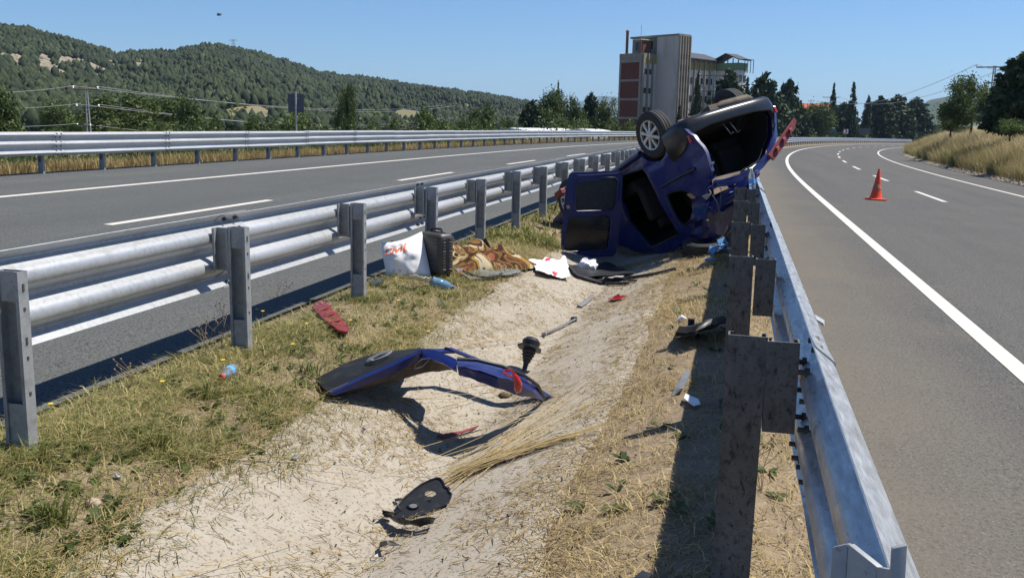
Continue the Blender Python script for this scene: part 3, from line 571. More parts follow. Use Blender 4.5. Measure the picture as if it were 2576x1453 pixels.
def tree(x,ytop,D,wpx,kind,label,zb=-2.5,group='trees behind the road'):
    T=at_d(x,ytop,D); h=T[2]-zb; w=wpx*D/FOC*(1.25 if kind=='pine' else 1.); i=cnt.get(kind,0); cnt[kind]=i+1
    nm={'broad':'broadleaf_tree','bright':'leafy_tree','poplar':'poplar_tree','pine':'pine_tree','spruce':'spruce_tree','cypress':'cypress_tree'}[kind]
    t=thing(nm,label,'tree',(T[0],T[1],zb),R_.uniform(0,6.28),group)
    inst('trunk',TK[kind],t,scale=(w*.6+h*.4,w*.6+h*.4,h)); inst('crown',CR[kind][i%len(CR[kind])],t,scale=(w,w,h)); return t
for a in [(18,224,62,150,'broad','dark broadleaf tree cut by the left edge behind the rail'),(150,258,118,130,'broad','greyish bushy tree left of the left power pole'),(300,236,114,190,'broad','large broadleaf tree just right of the left power pole'),
 (395,250,118,150,'broad','mid green tree second to the right of the left power pole'),(480,246,105,150,'broad','tall dark tree with a pale side before the dry field'),(527,296,64,70,'bright','yellow green slim bush at the end of the left tree group'),
 (185,300,106,130,'bright','pale rounded bush at the foot of the left power pole'),(390,312,96,140,'broad','low round bush under the left tree group'),
 (655,300,80,110,'broad','low dark bush left of the sign post'),(765,278,70,140,'bright','bright green tree directly behind the grey sign post'),(868,222,95,62,'poplar','tall slender poplar rising above the far guardrail'),
 (945,312,90,80,'broad','low bush right of the poplar'),(987,297,95,70,'broad','small dark round tree right of the poplar'),(1075,274,100,105,'bright','pyramid shaped green tree left of the far power pole'),
 (1165,302,105,90,'broad','dark bush at the right of the far power pole'),(1215,268,130,90,'broad','greyish tree right of the far power pole'),(1275,300,115,90,'bright','light green bush before the wooded clump'),
 (1338,258,120,80,'pine','dark layered cedar at the left end of the wooded clump'),(1390,232,125,120,'broad','largest tree of the clump left of the building'),(1404,212,140,40,'spruce','thin treetop poking out above the clump'),(1450,248,122,100,'broad','dense tree in the middle of the clump left of the building'),
 (1487,240,130,60,'pine','ragged pine in the clump left of the building'),(1525,254,125,80,'broad','round tree touching the brick end wall of the building'),(1435,300,105,120,'broad','low trees under the wires left of the building'),(1600,308,112,90,'bright','bright bush in front of the brick end wall'),
 (1709,268,150,46,'spruce','small spruce in front of the tower of the building'),(1756,186,165,40,'cypress','narrow dark cypress in front of the white wing'),(1835,182,172,110,'pine','big pine in front of the green banded block'),(1880,200,180,60,'spruce','pointed conifer right of the green banded block'),
 (1925,190,182,90,'pine','tallest pine behind the raised bumper of the wreck'),(1900,232,176,90,'pine','lower pine right behind the raised tyre'),(1985,206,205,70,'pine','pine with a forked top above the red strip'),(2005,262,212,70,'pine','dark low pine right of the red strip'),(1958,240,195,90,'pine','dark pine filling the gap behind the bumper corner'),
 (2045,262,250,110,'broad','round leafy tree left of the two spires'),(2098,214,262,44,'spruce','thin spruce, left one of the two spires'),(2148,211,268,54,'spruce','dark spruce, right one of the two spires'),(2122,262,285,80,'pine','low pine between the two spires'),
 (2185,243,290,38,'cypress','narrow conifer just right of the two spires'),(2216,247,298,74,'pine','first of the three rounded pines behind the curve'),(2259,244,305,80,'pine','middle of the three rounded pines behind the curve'),(2305,249,322,76,'pine','last of the three rounded pines behind the curve'),
 (2345,305,335,90,'bright','light bush in the gap at the end of the curve')]:
    tree(*a,zb=-3.6 if a[2]<120 else -4.3)
for a in [(2398,262,82,110,'broad','bushy tree at the left of the cutting'),(2455,196,78,120,'broad','tall loose tree below the right power pole'),(2508,228,72,90,'broad','leafy tree between the power pole and the dark cedar'),(2572,140,64,105,'pine','tall dark layered cedar cut by the right edge'),(2545,300,52,90,'bright','low green bush on the cutting at the right edge'),(2420,318,95,80,'broad','small bush on the cutting above the pale grass')]:
    tree(*a,zb=1.2,group='trees on the right cutting')
# unbroken thickets
def thicket(name,label,pts,n,hr,size,m,seed):
    rs=np.random.RandomState(seed); C=np.array([pts(rs) for _ in range(n)]); C[:,2]+=rs.uniform(0,1,n)**.8*rs.uniform(*hr,n)
    o=mesh_np(name,*leaf_quads(C,size,22,np.tile([.35,.35,.25],(n,1)),.3,seed)[:2],m,col_attr=leaf_quads(C,size,22,np.tile([.35,.35,.25],(n,1)),.3,seed)[2])
    tag(o,label,'bushes',kind='stuff')
def pA(rs):
    s=12+150*rs.rand(); o=-19-26*rs.rand()**1.3; return np.array(rp(s,o,float(gz(o))))
thicket('thicket','unbroken green scrub behind the far guardrail',pA,3600,(.6,2.9),.12,M['broad'],5)
def pB(rs):
    x=rs.uniform(1330,2345); D=np.interp(x,[1330,1700,1850,1980,2100,2300,2345],[112,145,170,215,255,325,345])*(1+.08*rs.rand()); p=at_d(x,330,D); p[2]=-4.2; return p
thicket('thicket','dark scrub along the foot of the trees behind the curve',pB,2300,(2.0,5.6),.36,M['broad'],6)
# ------------------------------------------------------------------ tall mill building
e1=np.array([math.cos(math.radians(35)),-math.sin(math.radians(35)),0]); e2=np.array([math.sin(math.radians(35)),math.cos(math.radians(35)),0])
B0=at_d(1606,330,180); B0[2]=-4.5
bld=thing('mill_building','tall weathered mill with a brick end wall and concrete tower','building',B0)
def bp(a,b,z): return e1*a+e2*b+np.array([0,0,z])
def bbox(mb,a0,a1,b0,b1,z0,z1):
    vs=[bp(a,b,z) for z in (z0,z1) for a,b in ((a0,b0),(a1,b0),(a1,b1),(a0,b1))]
    return mb.add(vs,[(0,3,2,1),(4,5,6,7),(0,1,5,4),(1,2,6,5),(2,3,7,6),(3,0,4,7)])
def part(name,m,*boxes,par=None):
    mb=MB()
    for b in boxes: bbox(mb,*b)
    return mb.build(name,m,par or bld)
def zat(x,y,D): return at_d(x,y,D)[2]+4.5
ztB=zat(1606,133,180); ztT=zat(1690,87,178); ztW=zat(1740,160,196); W1=5.6
part('wall',M['bwhite'],(-W1,0,0.25,26,0,ztB-.9)); part('parapet',M['bconc'],(-W1-.05,.05,.0,26,ztB-.9,ztB)); part('band',M['olive'],(.051,.10,.3,4.3,ztB-1.9,ztB-.35))
fr=part('end_frame',M['bconc'],(-W1,-W1+.45,0,.245,0,ztB-.9),(-.5,0,0,.245,0,ztB-.9))
fh=3.55; zz=ztB-1.7
for i in range(5):
    part('floor_beam',M['bconc'],(-W1+.45,-.5,0,.245,zz-.0,zz+.75 if i==0 else zz+.42))
    z1=max(zz-fh+.42,0)
    if zz>z1: part('brick_panel',M['brick'],(-W1+.45,-.5,.10,.24,z1,zz))
    zz-=fh
    if zz<0: break
for b in (.35,1.75,3.1): part('fin',M['fin'],(0,.38,b-.12,b+.12,0,ztB))
for r in range(4):
    for b in (1.1,2.42):
        wdw=part('window',M['win'],(-.05,.06,b-.45,b+.45,ztB-3.9-fh*r,ztB-2.9-fh*r)); part('pane_bar',M['fin'],(.06,.09,b-.03,b+.03,ztB-3.9-fh*r,ztB-2.9-fh*r),par=wdw)
# tower, proud of the long facade, and the taller head house behind it
T0,T1,TB0,TB1=0.0,5.2,4.3,7.7
part('tower',M['bshade'],(.01,T1,TB0,TB1,0,ztT)); part('tower_cap',M['bconc'],(-W1-1.2,T1+.12,TB0-.10,TB1+.15,ztT,ztT+.35))
part('head_house',M['bconc'],(-W1-1.0,0.0,TB0+.4,TB1,ztB,ztT)); 
for a in (-W1-.2,-W1+1.1,-2.2): part('head_window',M['win'],(a,a+.8,TB0+.36,TB0+.41,ztB+1.0,ztB+2.5))
part('canopy',M['bwhite'],(-3.6,-1.6,1.4,TB0+.38,ztB+2.6,ztB+2.75)); part('canopy_post',M['rust'],(-1.75,-1.6,1.5,1.65,ztB,ztB+2.6)); part('canopy_wall',M['rust'],(-2.5,-1.8,2.3,TB0+.35,ztB,ztB+2.4))
for i,b in enumerate(np.linspace(TB0+.15,TB1-.15,5)): part('fin',M['fin'],(T1,T1+.42,b-.11,b+.11,0,ztT))
for r in range(9):
    for b in np.linspace(TB0+.55,TB1-.55,4): 
        part('window',M['win'],(T1-.02,T1+.07,b-.26,b+.26,ztT-4.3-2.05*r,ztT-3.3-2.05*r))
part('tower_face',M['bwhite'],(T1,T1+.03,TB0,TB1,0,ztT-.01)); part('tower_band',M['olive'],(T1+.03,T1+.06,TB0,TB1,ztT-1.4,ztT-.02))
# lower wing and rear block
part('wing_wall',M['bwhite'],(-.02,.02,TB1,23,0,ztW)); part('wing_band',M['olive'],(.02,.06,TB1,23,ztW-1.5,ztW))
for b in (14.2,15.9,17.6,19.3,21.0,22.6): part('fin',M['fin'],(.02,.4,b-.13,b+.13,0,ztW+.3))
for r in range(4):
    for b in (15.05,16.75,18.45,20.15,21.8): part('window',M['win'],(.02,.09,b-.5,b+.5,ztW-4.2-fh*r,ztW-3.0-fh*r))
mb=MB(); zr=ztW+.6
mb.add([bp(.9,TB1,zr+.2),bp(.9,24.5,zr),bp(-4,24.5,zr+1.6),bp(-4,TB1,zr+1.9),bp(.9,TB1,zr+.05),bp(.9,24.5,zr-.15),bp(-4,24.5,zr+1.4),bp(-4,TB1,zr+1.7)],[(0,1,2,3),(7,6,5,4),(0,4,5,1),(1,5,6,2),(2,6,7,3),(3,7,4,0)]); mb.build('wing_roof',M['roofm'],bld)
zb2=zat(1800,166,205)
part('rear_block',M['bwhite'],(.05,5.6,23.05,26,0,zb2-1.5)); part('green_band',M['greenband'],(.0,5.65,23.0,26.05,zb2-1.5,zb2))
for r in range(3): part('window',M['win'],(5.6,5.68,23.5,24.3,zb2-3.7-fh*r,zb2-2.4-fh*r)); part('window',M['win'],(5.6,5.68,24.9,25.7,zb2-3.7-fh*r,zb2-2.4-fh*r))
mb=MB(); q=zb2+.45; mb.add([bp(-1,22.6,q),bp(2.6,22.6,q+1.5),bp(6.1,22.6,q+.2),bp(-1,26.5,q),bp(2.6,26.5,q+1.5),bp(6.1,26.5,q+.2)]+[bp(-1,22.6,q-.2),bp(2.6,22.6,q+1.3),bp(6.1,22.6,q),bp(-1,26.5,q-.2),bp(2.6,26.5,q+1.3),bp(6.1,26.5,q)],[(0,1,4,3),(1,2,5,4),(6,9,10,7),(7,10,11,8),(0,6,7,1),(1,7,8,2),(3,4,10,9),(4,5,11,10),(0,3,9,6),(2,8,11,5)]); mb.build('block_roof',M['roofm'],bld)
for a in np.linspace(.3,5.4,5): part('roof_post',M['roofm'],(a-.08,a+.08,23.1,23.26,zb2,q+.9-abs(a-2.6)*.28))
for b in np.linspace(23.6,26.6,4): part('frame_post',M['roofm'],(6.6,6.7,b,b+.1,zb2-2,zb2+.6))
part('frame_rail',M['roofm'],(6.1,6.75,23.6,26.7,zb2+.6,zb2+.7))
mb=MB(); c=bp(-W1+.9,1.0,0); mb.tube([c+[0,0,ztB-.3],c+[0,0,ztB+4.2]],.28,10); mb.lathe([(.1,ztB+4.3),(.45,ztB+4.2),(.2,ztB+4.5)],10,Matrix.Translation(Vector(c))); mb.build('chimney',M['rust'],bld,smooth=40)
mb=MB(); c=bp(-W1+.6,TB0+1,0); mb.tube([c+[0,0,ztT],c+[0,0,ztT+2.6]],.05,6); mb.build('antenna',M['pole'],bld)
# ------------------------------------------------------------------ power poles and wires
def pole(x,ytop,ybase,D,arms,label,dbl=True,armL=2.0,name='power_pole'):
    T=at_d(x,ytop,D); b=at_d(x,ybase,D); h=T[2]-b[2]; t=thing(name,label,'power pole',b,group='power poles'); tips=[]
    d=np.array([T[0],T[1],0]); d/=np.linalg.norm(d); s=np.array([d[1],-d[0],0])
    mb=MB()
    if dbl: 
        for sg in (-1,1): mb.tube([s*sg*.24*h/8+[0,0,-.8],s*sg*.09*h/8+[0,0,h]],[.10*h/8,.075*h/8],8)
        for k in range(5): mb.box((0,0,h*(.2+.17*k)),(.32*h/8,.06,.07))
    else: mb.tube([(0,0,-.8),(0,0,h)],[.15,.10],8)
    mb.build('shaft',M['pole'],t,smooth=40)
    for zf,L,R in arms:
        mb=MB(); mb.tube([s*-L+[0,0,h*zf],s*R+[0,0,h*zf]],.07*max(1,h/9),4); a=mb.build('cross_arm',M['pole_dark'],t)
        for q in ([-L] if L else [])+([R] if R else []):
            mb=MB(); p=s*q+np.array([0,0,h*zf]); mb.lathe([(.05,.06),(.10,.10),(.05,.16),(.10,.20),(.04,.28)],8,Matrix.Translation(Vector(p))); mb.build('insulator',M['ins'],t); tips.append(b+p+[0,0,.28])
    return t,tips
arms=[(.995,1.15,1.0),(.74,.95,1.0),(.46,1.0,.15)]
t1,k1=pole(228,224,398,100,arms,'double legged power pole standing left behind the far guardrail')
t2,k2=pole(1125,268,350,235,[(.99,1.6,1.6),(.62,1.4,1.2)],'distant power pole left of the wooded clump')
t3,k3=pole(1497,300,352,150,[(.97,.6,.6)],'thin power pole in front of the trees beside the brick wall',dbl=False)
t4,k4=pole(2484,166,330,110,[(.98,1.7,1.7),(.74,.9,1.5)],'power pole above the trees on the right')
t5,k5=pole(2082,243,345,275,[(.98,2.2,2.2),(.85,1.5,1.5)],'distant power pole left of the two spires')
t6,k6=pole(1787,178,345,170,[(.93,2.6,2.2),(.7,2.0,.3)],'power pole in front of the white wing of the building',dbl=True)
P0_=[on for on in (at_d(-330,232,62),at_d(-330,262,62),at_d(-330,300,62),at_d(-330,236,62),at_d(-330,268,62))]
def wire(a,b,sag,r,label):
    a=np.array(a);b=np.array(b); u=np.linspace(0,1,17); p=a[None]+(b-a)[None]*u[:,None]; p[:,2]-=sag*4*u*(1-u); mb=MB(); mb.tube(p,r,4,cap=False); tag(mb.build('power_line',M['wire']),label,'wire','overhead power lines')
for i,(a,b) in enumerate([(0,0),(2,1),(4,2)]): wire(P0_[b],k1[a],.35,.016,['top','middle','lowest'][i]+' wire running left out of view from the left pole')
for i,(a,b) in enumerate([(0,0),(1,1),(2,2),(3,3),(4,2)]): wire(k1[a],k2[b],[1.6,1.9,2.0,2.3,3.2][i],.02,['uppermost','second highest','third','fourth','lowest'][i]+' wire sagging from the left pole to the distant pole')
for i,(a,b) in enumerate([(0,0),(1,1),(3,0)]): wire(k2[a],k3[b],[1.,1.3,1.8][i],.02,['upper','middle','lower'][i]+' wire from the distant pole towards the brick wall')
for i,(a,b) in enumerate([(0,0),(1,1)]): wire(k4[a],k5[b],3.,.03,['front','rear'][i]+' wire from the right power pole over the curve')
for i,(a,b) in enumerate([(0,0),(1,1)]): wire(k4[a],at_d(2900,120+i*10,45),.8,.02,['front','rear'][i]+' wire leaving the right power pole to the right')
# lattice pylon on the skyline
b=at_d(587,117,830); py=thing('transmission_tower','tiny lattice pylon on the hill skyline','pylon',b-[0,0,6])
mb=MB()
for sx in(-1,1):
    for sy in(-1,1): mb.tube([(sx*1.6,sy*1.6,0),(sx*.5,sy*.5,11.5)],.16,4)
mb.build('lattice',M['pole'],py); mb=MB(); mb.tube([(-4,0,10.6),(4,0,10.6)],.16,4); mb.tube([(-3,0,11.6),(3,0,11.6)],.14,4); mb.build('cross_arm',M['pole'],py)
# ------------------------------------------------------------------ road sign from behind
b=rp(32.5,-15.9,.15); T=at_d(743,231,float(np.hypot(b[0],b[1]))); sg=thing('road_sign','grey back of a small road sign on a pole behind the far rail','road sign',(T[0],T[1],b[2])); H=T[2]-b[2]
mb=MB(); mb.tube([(0,0,-.3),(0,0,H)],.035,8); mb.build('pole',M['pole'],sg,smooth=40)
mb=MB(); mb.box((0,.055,H-.42),(.60,.012,.68)); p=mb.build('panel',M['signback'],sg); sg.rotation_euler=(0,0,.25)
for z in (H-.25,H-.6): mb=MB(); mb.box((0,.04,z),(.16,.02,.04)); mb.build('clamp',M['pole'],sg)
# signs beyond the curve
b=at_d(2168,345,270); s2=thing('road_sign','blue grey direction board seen beyond the curve','road sign',b)
for q in(-1.2,1.2): mb=MB(); mb.tube([(q,0,-2),(q,0,2.2)],.06,6); mb.build('post',M['pole'],s2)
mb=MB(); mb.box((0,-.08,1.5),(4.0,.05,1.7)); mb.build('board',M['signback'],s2)
b=at_d(2126,346,250); s3=thing('chevron_sign','small red and white chevron sign by the two trucks','road sign',b)
mb=MB(); mb.tube([(0,0,-2),(0,0,2.0)],.05,6); mb.build('post',M['pole'],s3); mb=MB(); mb.box((0,-.06,1.5),(1.1,.04,1.1)); pn=mb.build('panel',M['white'],s3)
mb=MB(); mb.prism([(-.35,1.0),(0,1.0),(.4,1.5),(0,2.0),(-.35,2.0),(.05,1.5)],1,-.095,-.082); mb.build('chevron',M['red_lens'],pn)
# trucks, van, trailer, house
def truck(x,y,D,rz,label,cab=True):
    b=at_d(x,y,D); t=thing('truck',label,'truck',b,rz,'parked green trucks')
    mb=MB(); mb.box((0,1.2,2.1),(2.5,5.2,2.5)); mb.build('cargo_box',M['truck'],t,bevel=.06)
    mb=MB(); mb.prism([(-3.4,.6),(-1.55,.6),(-1.55,3.1),(-2.9,3.1),(-3.4,1.9)],0,-1.2,1.2); mb.build('cab',M['truck'],t,bevel=.08)
    mb=MB(); mb.add([(-1.0,-3.36,2.0),(1.0,-3.36,2.0),(1.0,-2.95,2.95),(-1.0,-2.95,2.95)],[(0,1,2,3)]); 
    mb=MB(); mb.box((0,-3.2,2.45),(2.0,.04,.85),Matrix.Translation((0,-3.17,2.45))@Matrix.Rotation(-.42,4,'X')@Matrix.Translation((0,3.17,-2.45))); mb.build('windscreen',M['win'],t)
    for yy in (-2.5,2.4,3.2):
        for sx in(-1,1): mb=MB(); mb.lathe([(0,-.15),(.5,-.15),(.5,.15),(0,.15)],16,Matrix.Translation((sx*1.05,yy,.5))@Matrix.Rotation(math.pi/2,4,'Y')); mb.build('wheel',M['rubber'],t,smooth=40)
truck(2072,351,262,.5,'dark green truck, the nearer one, parked beyond the curve'); truck(2106,350,285,.9,'dark green truck, the farther one behind its neighbour')
b=rp(258,3.0,zright(3.0)); vt=thing('white_van','white van half hidden by the grass at the end of the curve','van',b,-heading(258)); 
mb=MB(); mb.prism([(-2.4,.45),(2.4,.45),(2.5,1.2),(1.9,1.5),(1.4,2.45),(-2.4,2.5)],0,-.95,.95); mb.build('body',M['white'],vt,bevel=.1)
mb=MB(); mb.box((0,-2.42,1.85),(1.5,.05,.7)); mb.build('rear_window',M['win'],vt)
for yy in(-1.5,1.6):
    for sx in(-1,1): mb=MB(); mb.lathe([(0,-.1),(.33,-.1),(.33,.1),(0,.1)],14,Matrix.Translation((sx*.86,yy,.33))@Matrix.Rotation(math.pi/2,4,'Y')); mb.build('wheel',M['rubber'],vt)
a=at_d(1320,327,92); b=at_d(1472,323,106); L=float(np.linalg.norm((b-a)[:2])); an=math.atan2(b[1]-a[1],b[0]-a[0])
tr=thing('shed','long low white shed just showing over the far guardrail','shed',(a[0],a[1],-3.2),an); zt=a[2]+3.2+.1
mb=MB(); mb.box((L/2,1.5,zt/2-.1),(L,3,zt-.2)); mb.build('wall',M['white'],tr); mb=MB(); mb.prism([(-.25,zt-.2),(3.25,zt-.2),(3.25,zt-.12),(1.5,zt+.08),(-.25,zt-.12)],0,-.3,L+.3); mb.build('roof',M['white'],tr)
a=at_d(1482,326,98); b=at_d(1530,325,104); L=float(np.linalg.norm((b-a)[:2])); an=math.atan2(b[1]-a[1],b[0]-a[0])
tr=thing('shed','short white hut right of the long low shed','shed',(a[0],a[1],-3.2),an); zt=a[2]+3.2
mb=MB(); mb.box((L/2,1.2,zt/2-.1),(L,2.4,zt-.2)); mb.build('wall',M['white'],tr); mb=MB(); mb.prism([(-.2,zt-.2),(2.6,zt-.2),(2.6,zt-.1),(1.2,zt+.05),(-.2,zt-.1)],0,-.2,L+.2); mb.build('roof',M['white'],tr)
mb=MB(); 
b=at_d(2052,300,330); ho=thing('house','small house with a red tiled roof among the trees','house',(b[0],b[1],-4)); hz=at_d(2052,276,330)[2]+4
mb=MB(); mb.box((0,4,hz/2),(9,8,hz)); mb.build('wall',M['bwhite'],ho); mb=MB(); mb.prism([(-.6,hz),(8.6,hz),(4,hz+2.2)],0,-5,5); mb.build('roof',M['tile'],ho)
for q in(-3,0,3): mb=MB(); mb.box((q,-.02,hz-1.8),(1.2,.08,1.3)); mb.build('window',M['win'],ho)
# bird
b=at_d(550,39,55); bd=thing('bird','small dark bird flying above the left hill','bird',b)
mb=MB(); mb.tube([(-.14,0,0),(-.05,0,.01),(.06,0,.01),(.15,0,-.01)],[.008,.04,.035,.008],8); mb.build('body',M['black_plastic'],bd,smooth=60)
for sgn in(-1,1): mb=MB(); mb.sheet(np.array([[(.05,0,.01),(.10,sgn*.12,.10),(.02,sgn*.30,.07)],[(-.05,0,.01),(-.02,sgn*.12,.09),(-.03,sgn*.30,.065)]]),.006); mb.build('wing',M['black_plastic'],bd)
# ------------------------------------------------------------------ the overturned van
from mathutils.geometry import tessellate_polygon
def plate(loops,fmap,th_map,sub=0):
    """flat plate with holes: loops[0] outline, others holes; fmap/th_map turn a 2D point into the front / back 3D point"""
    tri=tessellate_polygon([[V(p[0],p[1],0) for p in lp] for lp in loops]); flat=[p for lp in loops for p in lp]; n=len(flat)
    vs=[fmap(p) for p in flat]+[th_map(p) for p in flat]; fs=[tuple(t) for t in tri]+[tuple(n+i for i in t[::-1]) for t in tri]; k=0
    for lp in loops:
        L=len(lp); fs+=[(k+i,k+(i+1)%L,n+k+(i+1)%L,n+k+i) for i in range(L)]; k+=L
    mb=MB(); mb.add(vs,fs); return mb
def crumple(o,amp,freq,axis,seed=0,cuts=3):
    me=o.data; bm=bmesh.new(); bm.from_mesh(me); bmesh.ops.recalc_face_normals(bm,faces=bm.faces)
    for _ in range(2):
        es=[e for e in bm.edges if e.calc_length()>.14]
        if es: bmesh.ops.subdivide_edges(bm,edges=es,cuts=2,use_grid_fill=False)
        bmesh.ops.triangulate(bm,faces=[f for f in bm.faces if len(f.verts)>3])
    for v in bm.verts:
        q=[c for i,c in enumerate(v.co) if i!=axis]; d=float(fbm(q[0]*freq+7,q[1]*freq+3,seed,3))-.5; v.co[axis]+=amp*d*2
    bm.to_mesh(me); bm.free(); sm(me,28)
VR=np.array([[-0.7014,-0.5613,0.4393],[-0.6748,0.7214,-0.1557],[-0.2295,-0.4057,-0.8847]]); VT=np.array([-.609,13.301,1.638])
van=thing('van','wrecked blue van lying upside down against the right guardrail','van'); van.matrix_world=Matrix([list(VR[i])+[VT[i]] for i in range(3)]+[[0,0,0,1]])
def w2v(p): return VR.T@(np.array(p)-VT)
arc=lambda cx,r,a0,a1,n=9:[(cx+r*math.cos(a),r*math.sin(a)) for a in np.linspace(a0,a1,n)]
side=[(-.66,.18),(-.80,.36),(-.86,.62),(-.87,.88),(-.66,.98),(-.50,1.09),(-.43,1.2),(-.40,1.32),(-.28,1.40),(.02,1.52),(.16,1.55),(.9,1.50),(1.4,1.34),(1.9,1.02),(2.4,.80),(3.0,.62),(3.22,.5),(3.25,.15),(2.98,.10)]+arc(2.6,.36,.25,math.pi-.25)+[(2.2,.09),(.9,.09),(.38,.10)]+arc(0,.37,.30,math.pi-.30)
qwin=[(.20,.82),(0,.84),(-.16,.88),(-.30,.98),(-.36,1.08),(-.35,1.15),(-.20,1.25),(.13,1.31),(.17,1.29),(.23,1.18)]
dhole=[(.42,.33),(.60,.29),(.98,.22),(1.20,.32),(1.27,.5),(1.27,.85),(1.08,1.33),(1.0,1.36),(.36,1.38),(.31,1.33),(.335,.9),(.37,.42)]
def tum(p): return .80-.10*max(0,(p[1]-.75))**1.3+.02*math.sin(p[0]*3)        # tumblehome towards the roof
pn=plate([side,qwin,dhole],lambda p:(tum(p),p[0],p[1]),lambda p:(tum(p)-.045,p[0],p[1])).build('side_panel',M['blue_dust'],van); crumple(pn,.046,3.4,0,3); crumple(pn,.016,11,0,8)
for lp,nm in ((qwin,'window_seal'),(dhole,'door_seal')):
    mb=MB(); mb.tube([(tum(p)+.004,p[0],p[1]) for p in lp+[lp[0]]],.013,6,cap=False); mb.build(nm,M['black_plastic'],van,smooth=60)
mb=MB(); mb.tube([(.816,y,z) for y,z in ((.27,.695),(0,.70),(-.3,.715),(-.60,.735))],.020,6); mb.build('door_track',M['black_plastic'],van,smooth=50)
mb=MB(); mb.tube([(.815,y,z) for y,z in ((.34,.13),(.6,.12),(1.3,.115),(2.1,.12))],.045,8); mb.build('sill',M['blue'],van,smooth=60)
# roof and left side in one folded shell, and its lining, near black for the shade inside
st=[(-.62,[(.60,.98),(.30,1.00),(-.05,.99),(-.35,.86),(-.62,.60),(-.77,.36),(-.77,.14)]),(-.35,[(.66,1.22),(.35,1.16),(0,1.08),(-.36,.92),(-.65,.64),(-.80,.38),(-.79,.13)]),(-.1,[(.73,1.46),(.4,1.32),(0,1.16),(-.36,.98),(-.67,.70),(-.82,.4),(-.80,.12)]),(.15,[(.75,1.53),(.4,1.40),(0,1.22),(-.40,1.03),(-.70,.76),(-.83,.45),(-.8,.12)]),(.9,[(.75,1.48),(.4,1.42),(0,1.28),(-.4,1.10),(-.72,.86),(-.83,.5),(-.8,.12)]),(1.4,[(.74,1.33),(.4,1.31),(0,1.22),(-.4,1.08),(-.72,.86),(-.83,.5),(-.8,.12)]),(2.0,[(.77,.98),(.4,1.0),(0,.98),(-.4,.94),(-.74,.8),(-.83,.5),(-.8,.12)]),(2.6,[(.79,.68),(.4,.74),(0,.74),(-.4,.72),(-.76,.62),(-.83,.4),(-.8,.12)]),(3.15,[(.74,.52),(.4,.60),(0,.62),(-.4,.60),(-.72,.5),(-.78,.3),(-.74,.12)]),(3.32,[(.6,.34),(.4,.36),(0,.38),(-.4,.36),(-.58,.32),(-.6,.24),(-.58,.16)])]
P=np.array([[(x,y,z) for x,z in r] for y,r in st])
def resample(P,k):
    for ax in (0,1):
        n=P.shape[ax]; t=np.linspace(0,n-1,(n-1)*k+1); P=np.stack([np.apply_along_axis(lambda c:np.interp(t,np.arange(n),c),ax,P[...,c]) for c in range(3)],-1)
    return P
Pf=resample(P,4); nz=fbm(Pf[...,1]*4+1,Pf[...,0]*4+9,12,3)-.5; Pf2=Pf.copy(); Pf2[...,2]+=nz*.10; Pf2[...,0]+=(fbm(Pf[...,1]*5,Pf[...,2]*5,14,3)-.5)*.07
mb=MB(); mb.sheet(Pf2,.02); mb.build('roof_shell',M['blue'],van,smooth=25)
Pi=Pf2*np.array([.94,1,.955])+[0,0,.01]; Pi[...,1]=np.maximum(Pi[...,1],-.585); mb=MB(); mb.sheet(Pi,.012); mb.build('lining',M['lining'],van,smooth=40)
mb=MB(); mb.box((0,.85,.135),(1.54,2.9,.03)); mb.box((0,.9,.10),(.22,2.6,.06)); mb.box((.45,.95,.10),(.4,.9,.07)); mb.box((-.35,1.1,.09),(.5,.6,.10)); mb.build('floor_pan',M['under'],van,bevel=.012)
mb=MB(); mb.box((0,2.75,.35),(1.45,.9,.5)); mb.build('engine_bay',M['black_plastic'],van,bevel=.05)
# rear bumper wraps round the corners
path=[(.812,-.24,.48),(.822,-.40,.48),(.820,-.55,.44),(.79,-.64,.37),(.70,-.695,.29),(.4,-.735,.255),(0,-.745,.25),(-.4,-.735,.255),(-.70,-.70,.28),(-.79,-.64,.40),(-.835,-.52,.46),(-.835,-.35,.5)]
rows=[]
for i,(x,y,z1) in enumerate(path):
    a=np.array(path[max(i-1,0)][:2]); b=np.array(path[min(i+1,len(path)-1)][:2]); d=b-a; d/=np.linalg.norm(d); nrm=np.array([-d[1],d[0]])*-1
    if nrm@np.array([x,y+.1])<0: nrm=-nrm
    rows.append([(x+nrm[0]*q,y+nrm[1]*q,.09+(z1-.09)*f) for q,f in ((-.09,.03),(-.03,.0),(.004,.10),(.016,.30),(.018,.6),(.012,.88),(.0,1.0),(-.05,1.0))])
mb=MB(); mb.sheet(np.array(rows),.012); bm_=mb.build('rear_bumper',M['bumper'],van,smooth=45)
mb=MB(); mb.box((.765,-.705,.365),(.085,.05,.11),None); mb.build('reflector',M['red_lens'],bm_,bevel=.015); mb=MB(); mb.box((-.80,-.66,.30),(.05,.06,.10)); mb.build('reflector',M['red_lens'],bm_,bevel=.012)
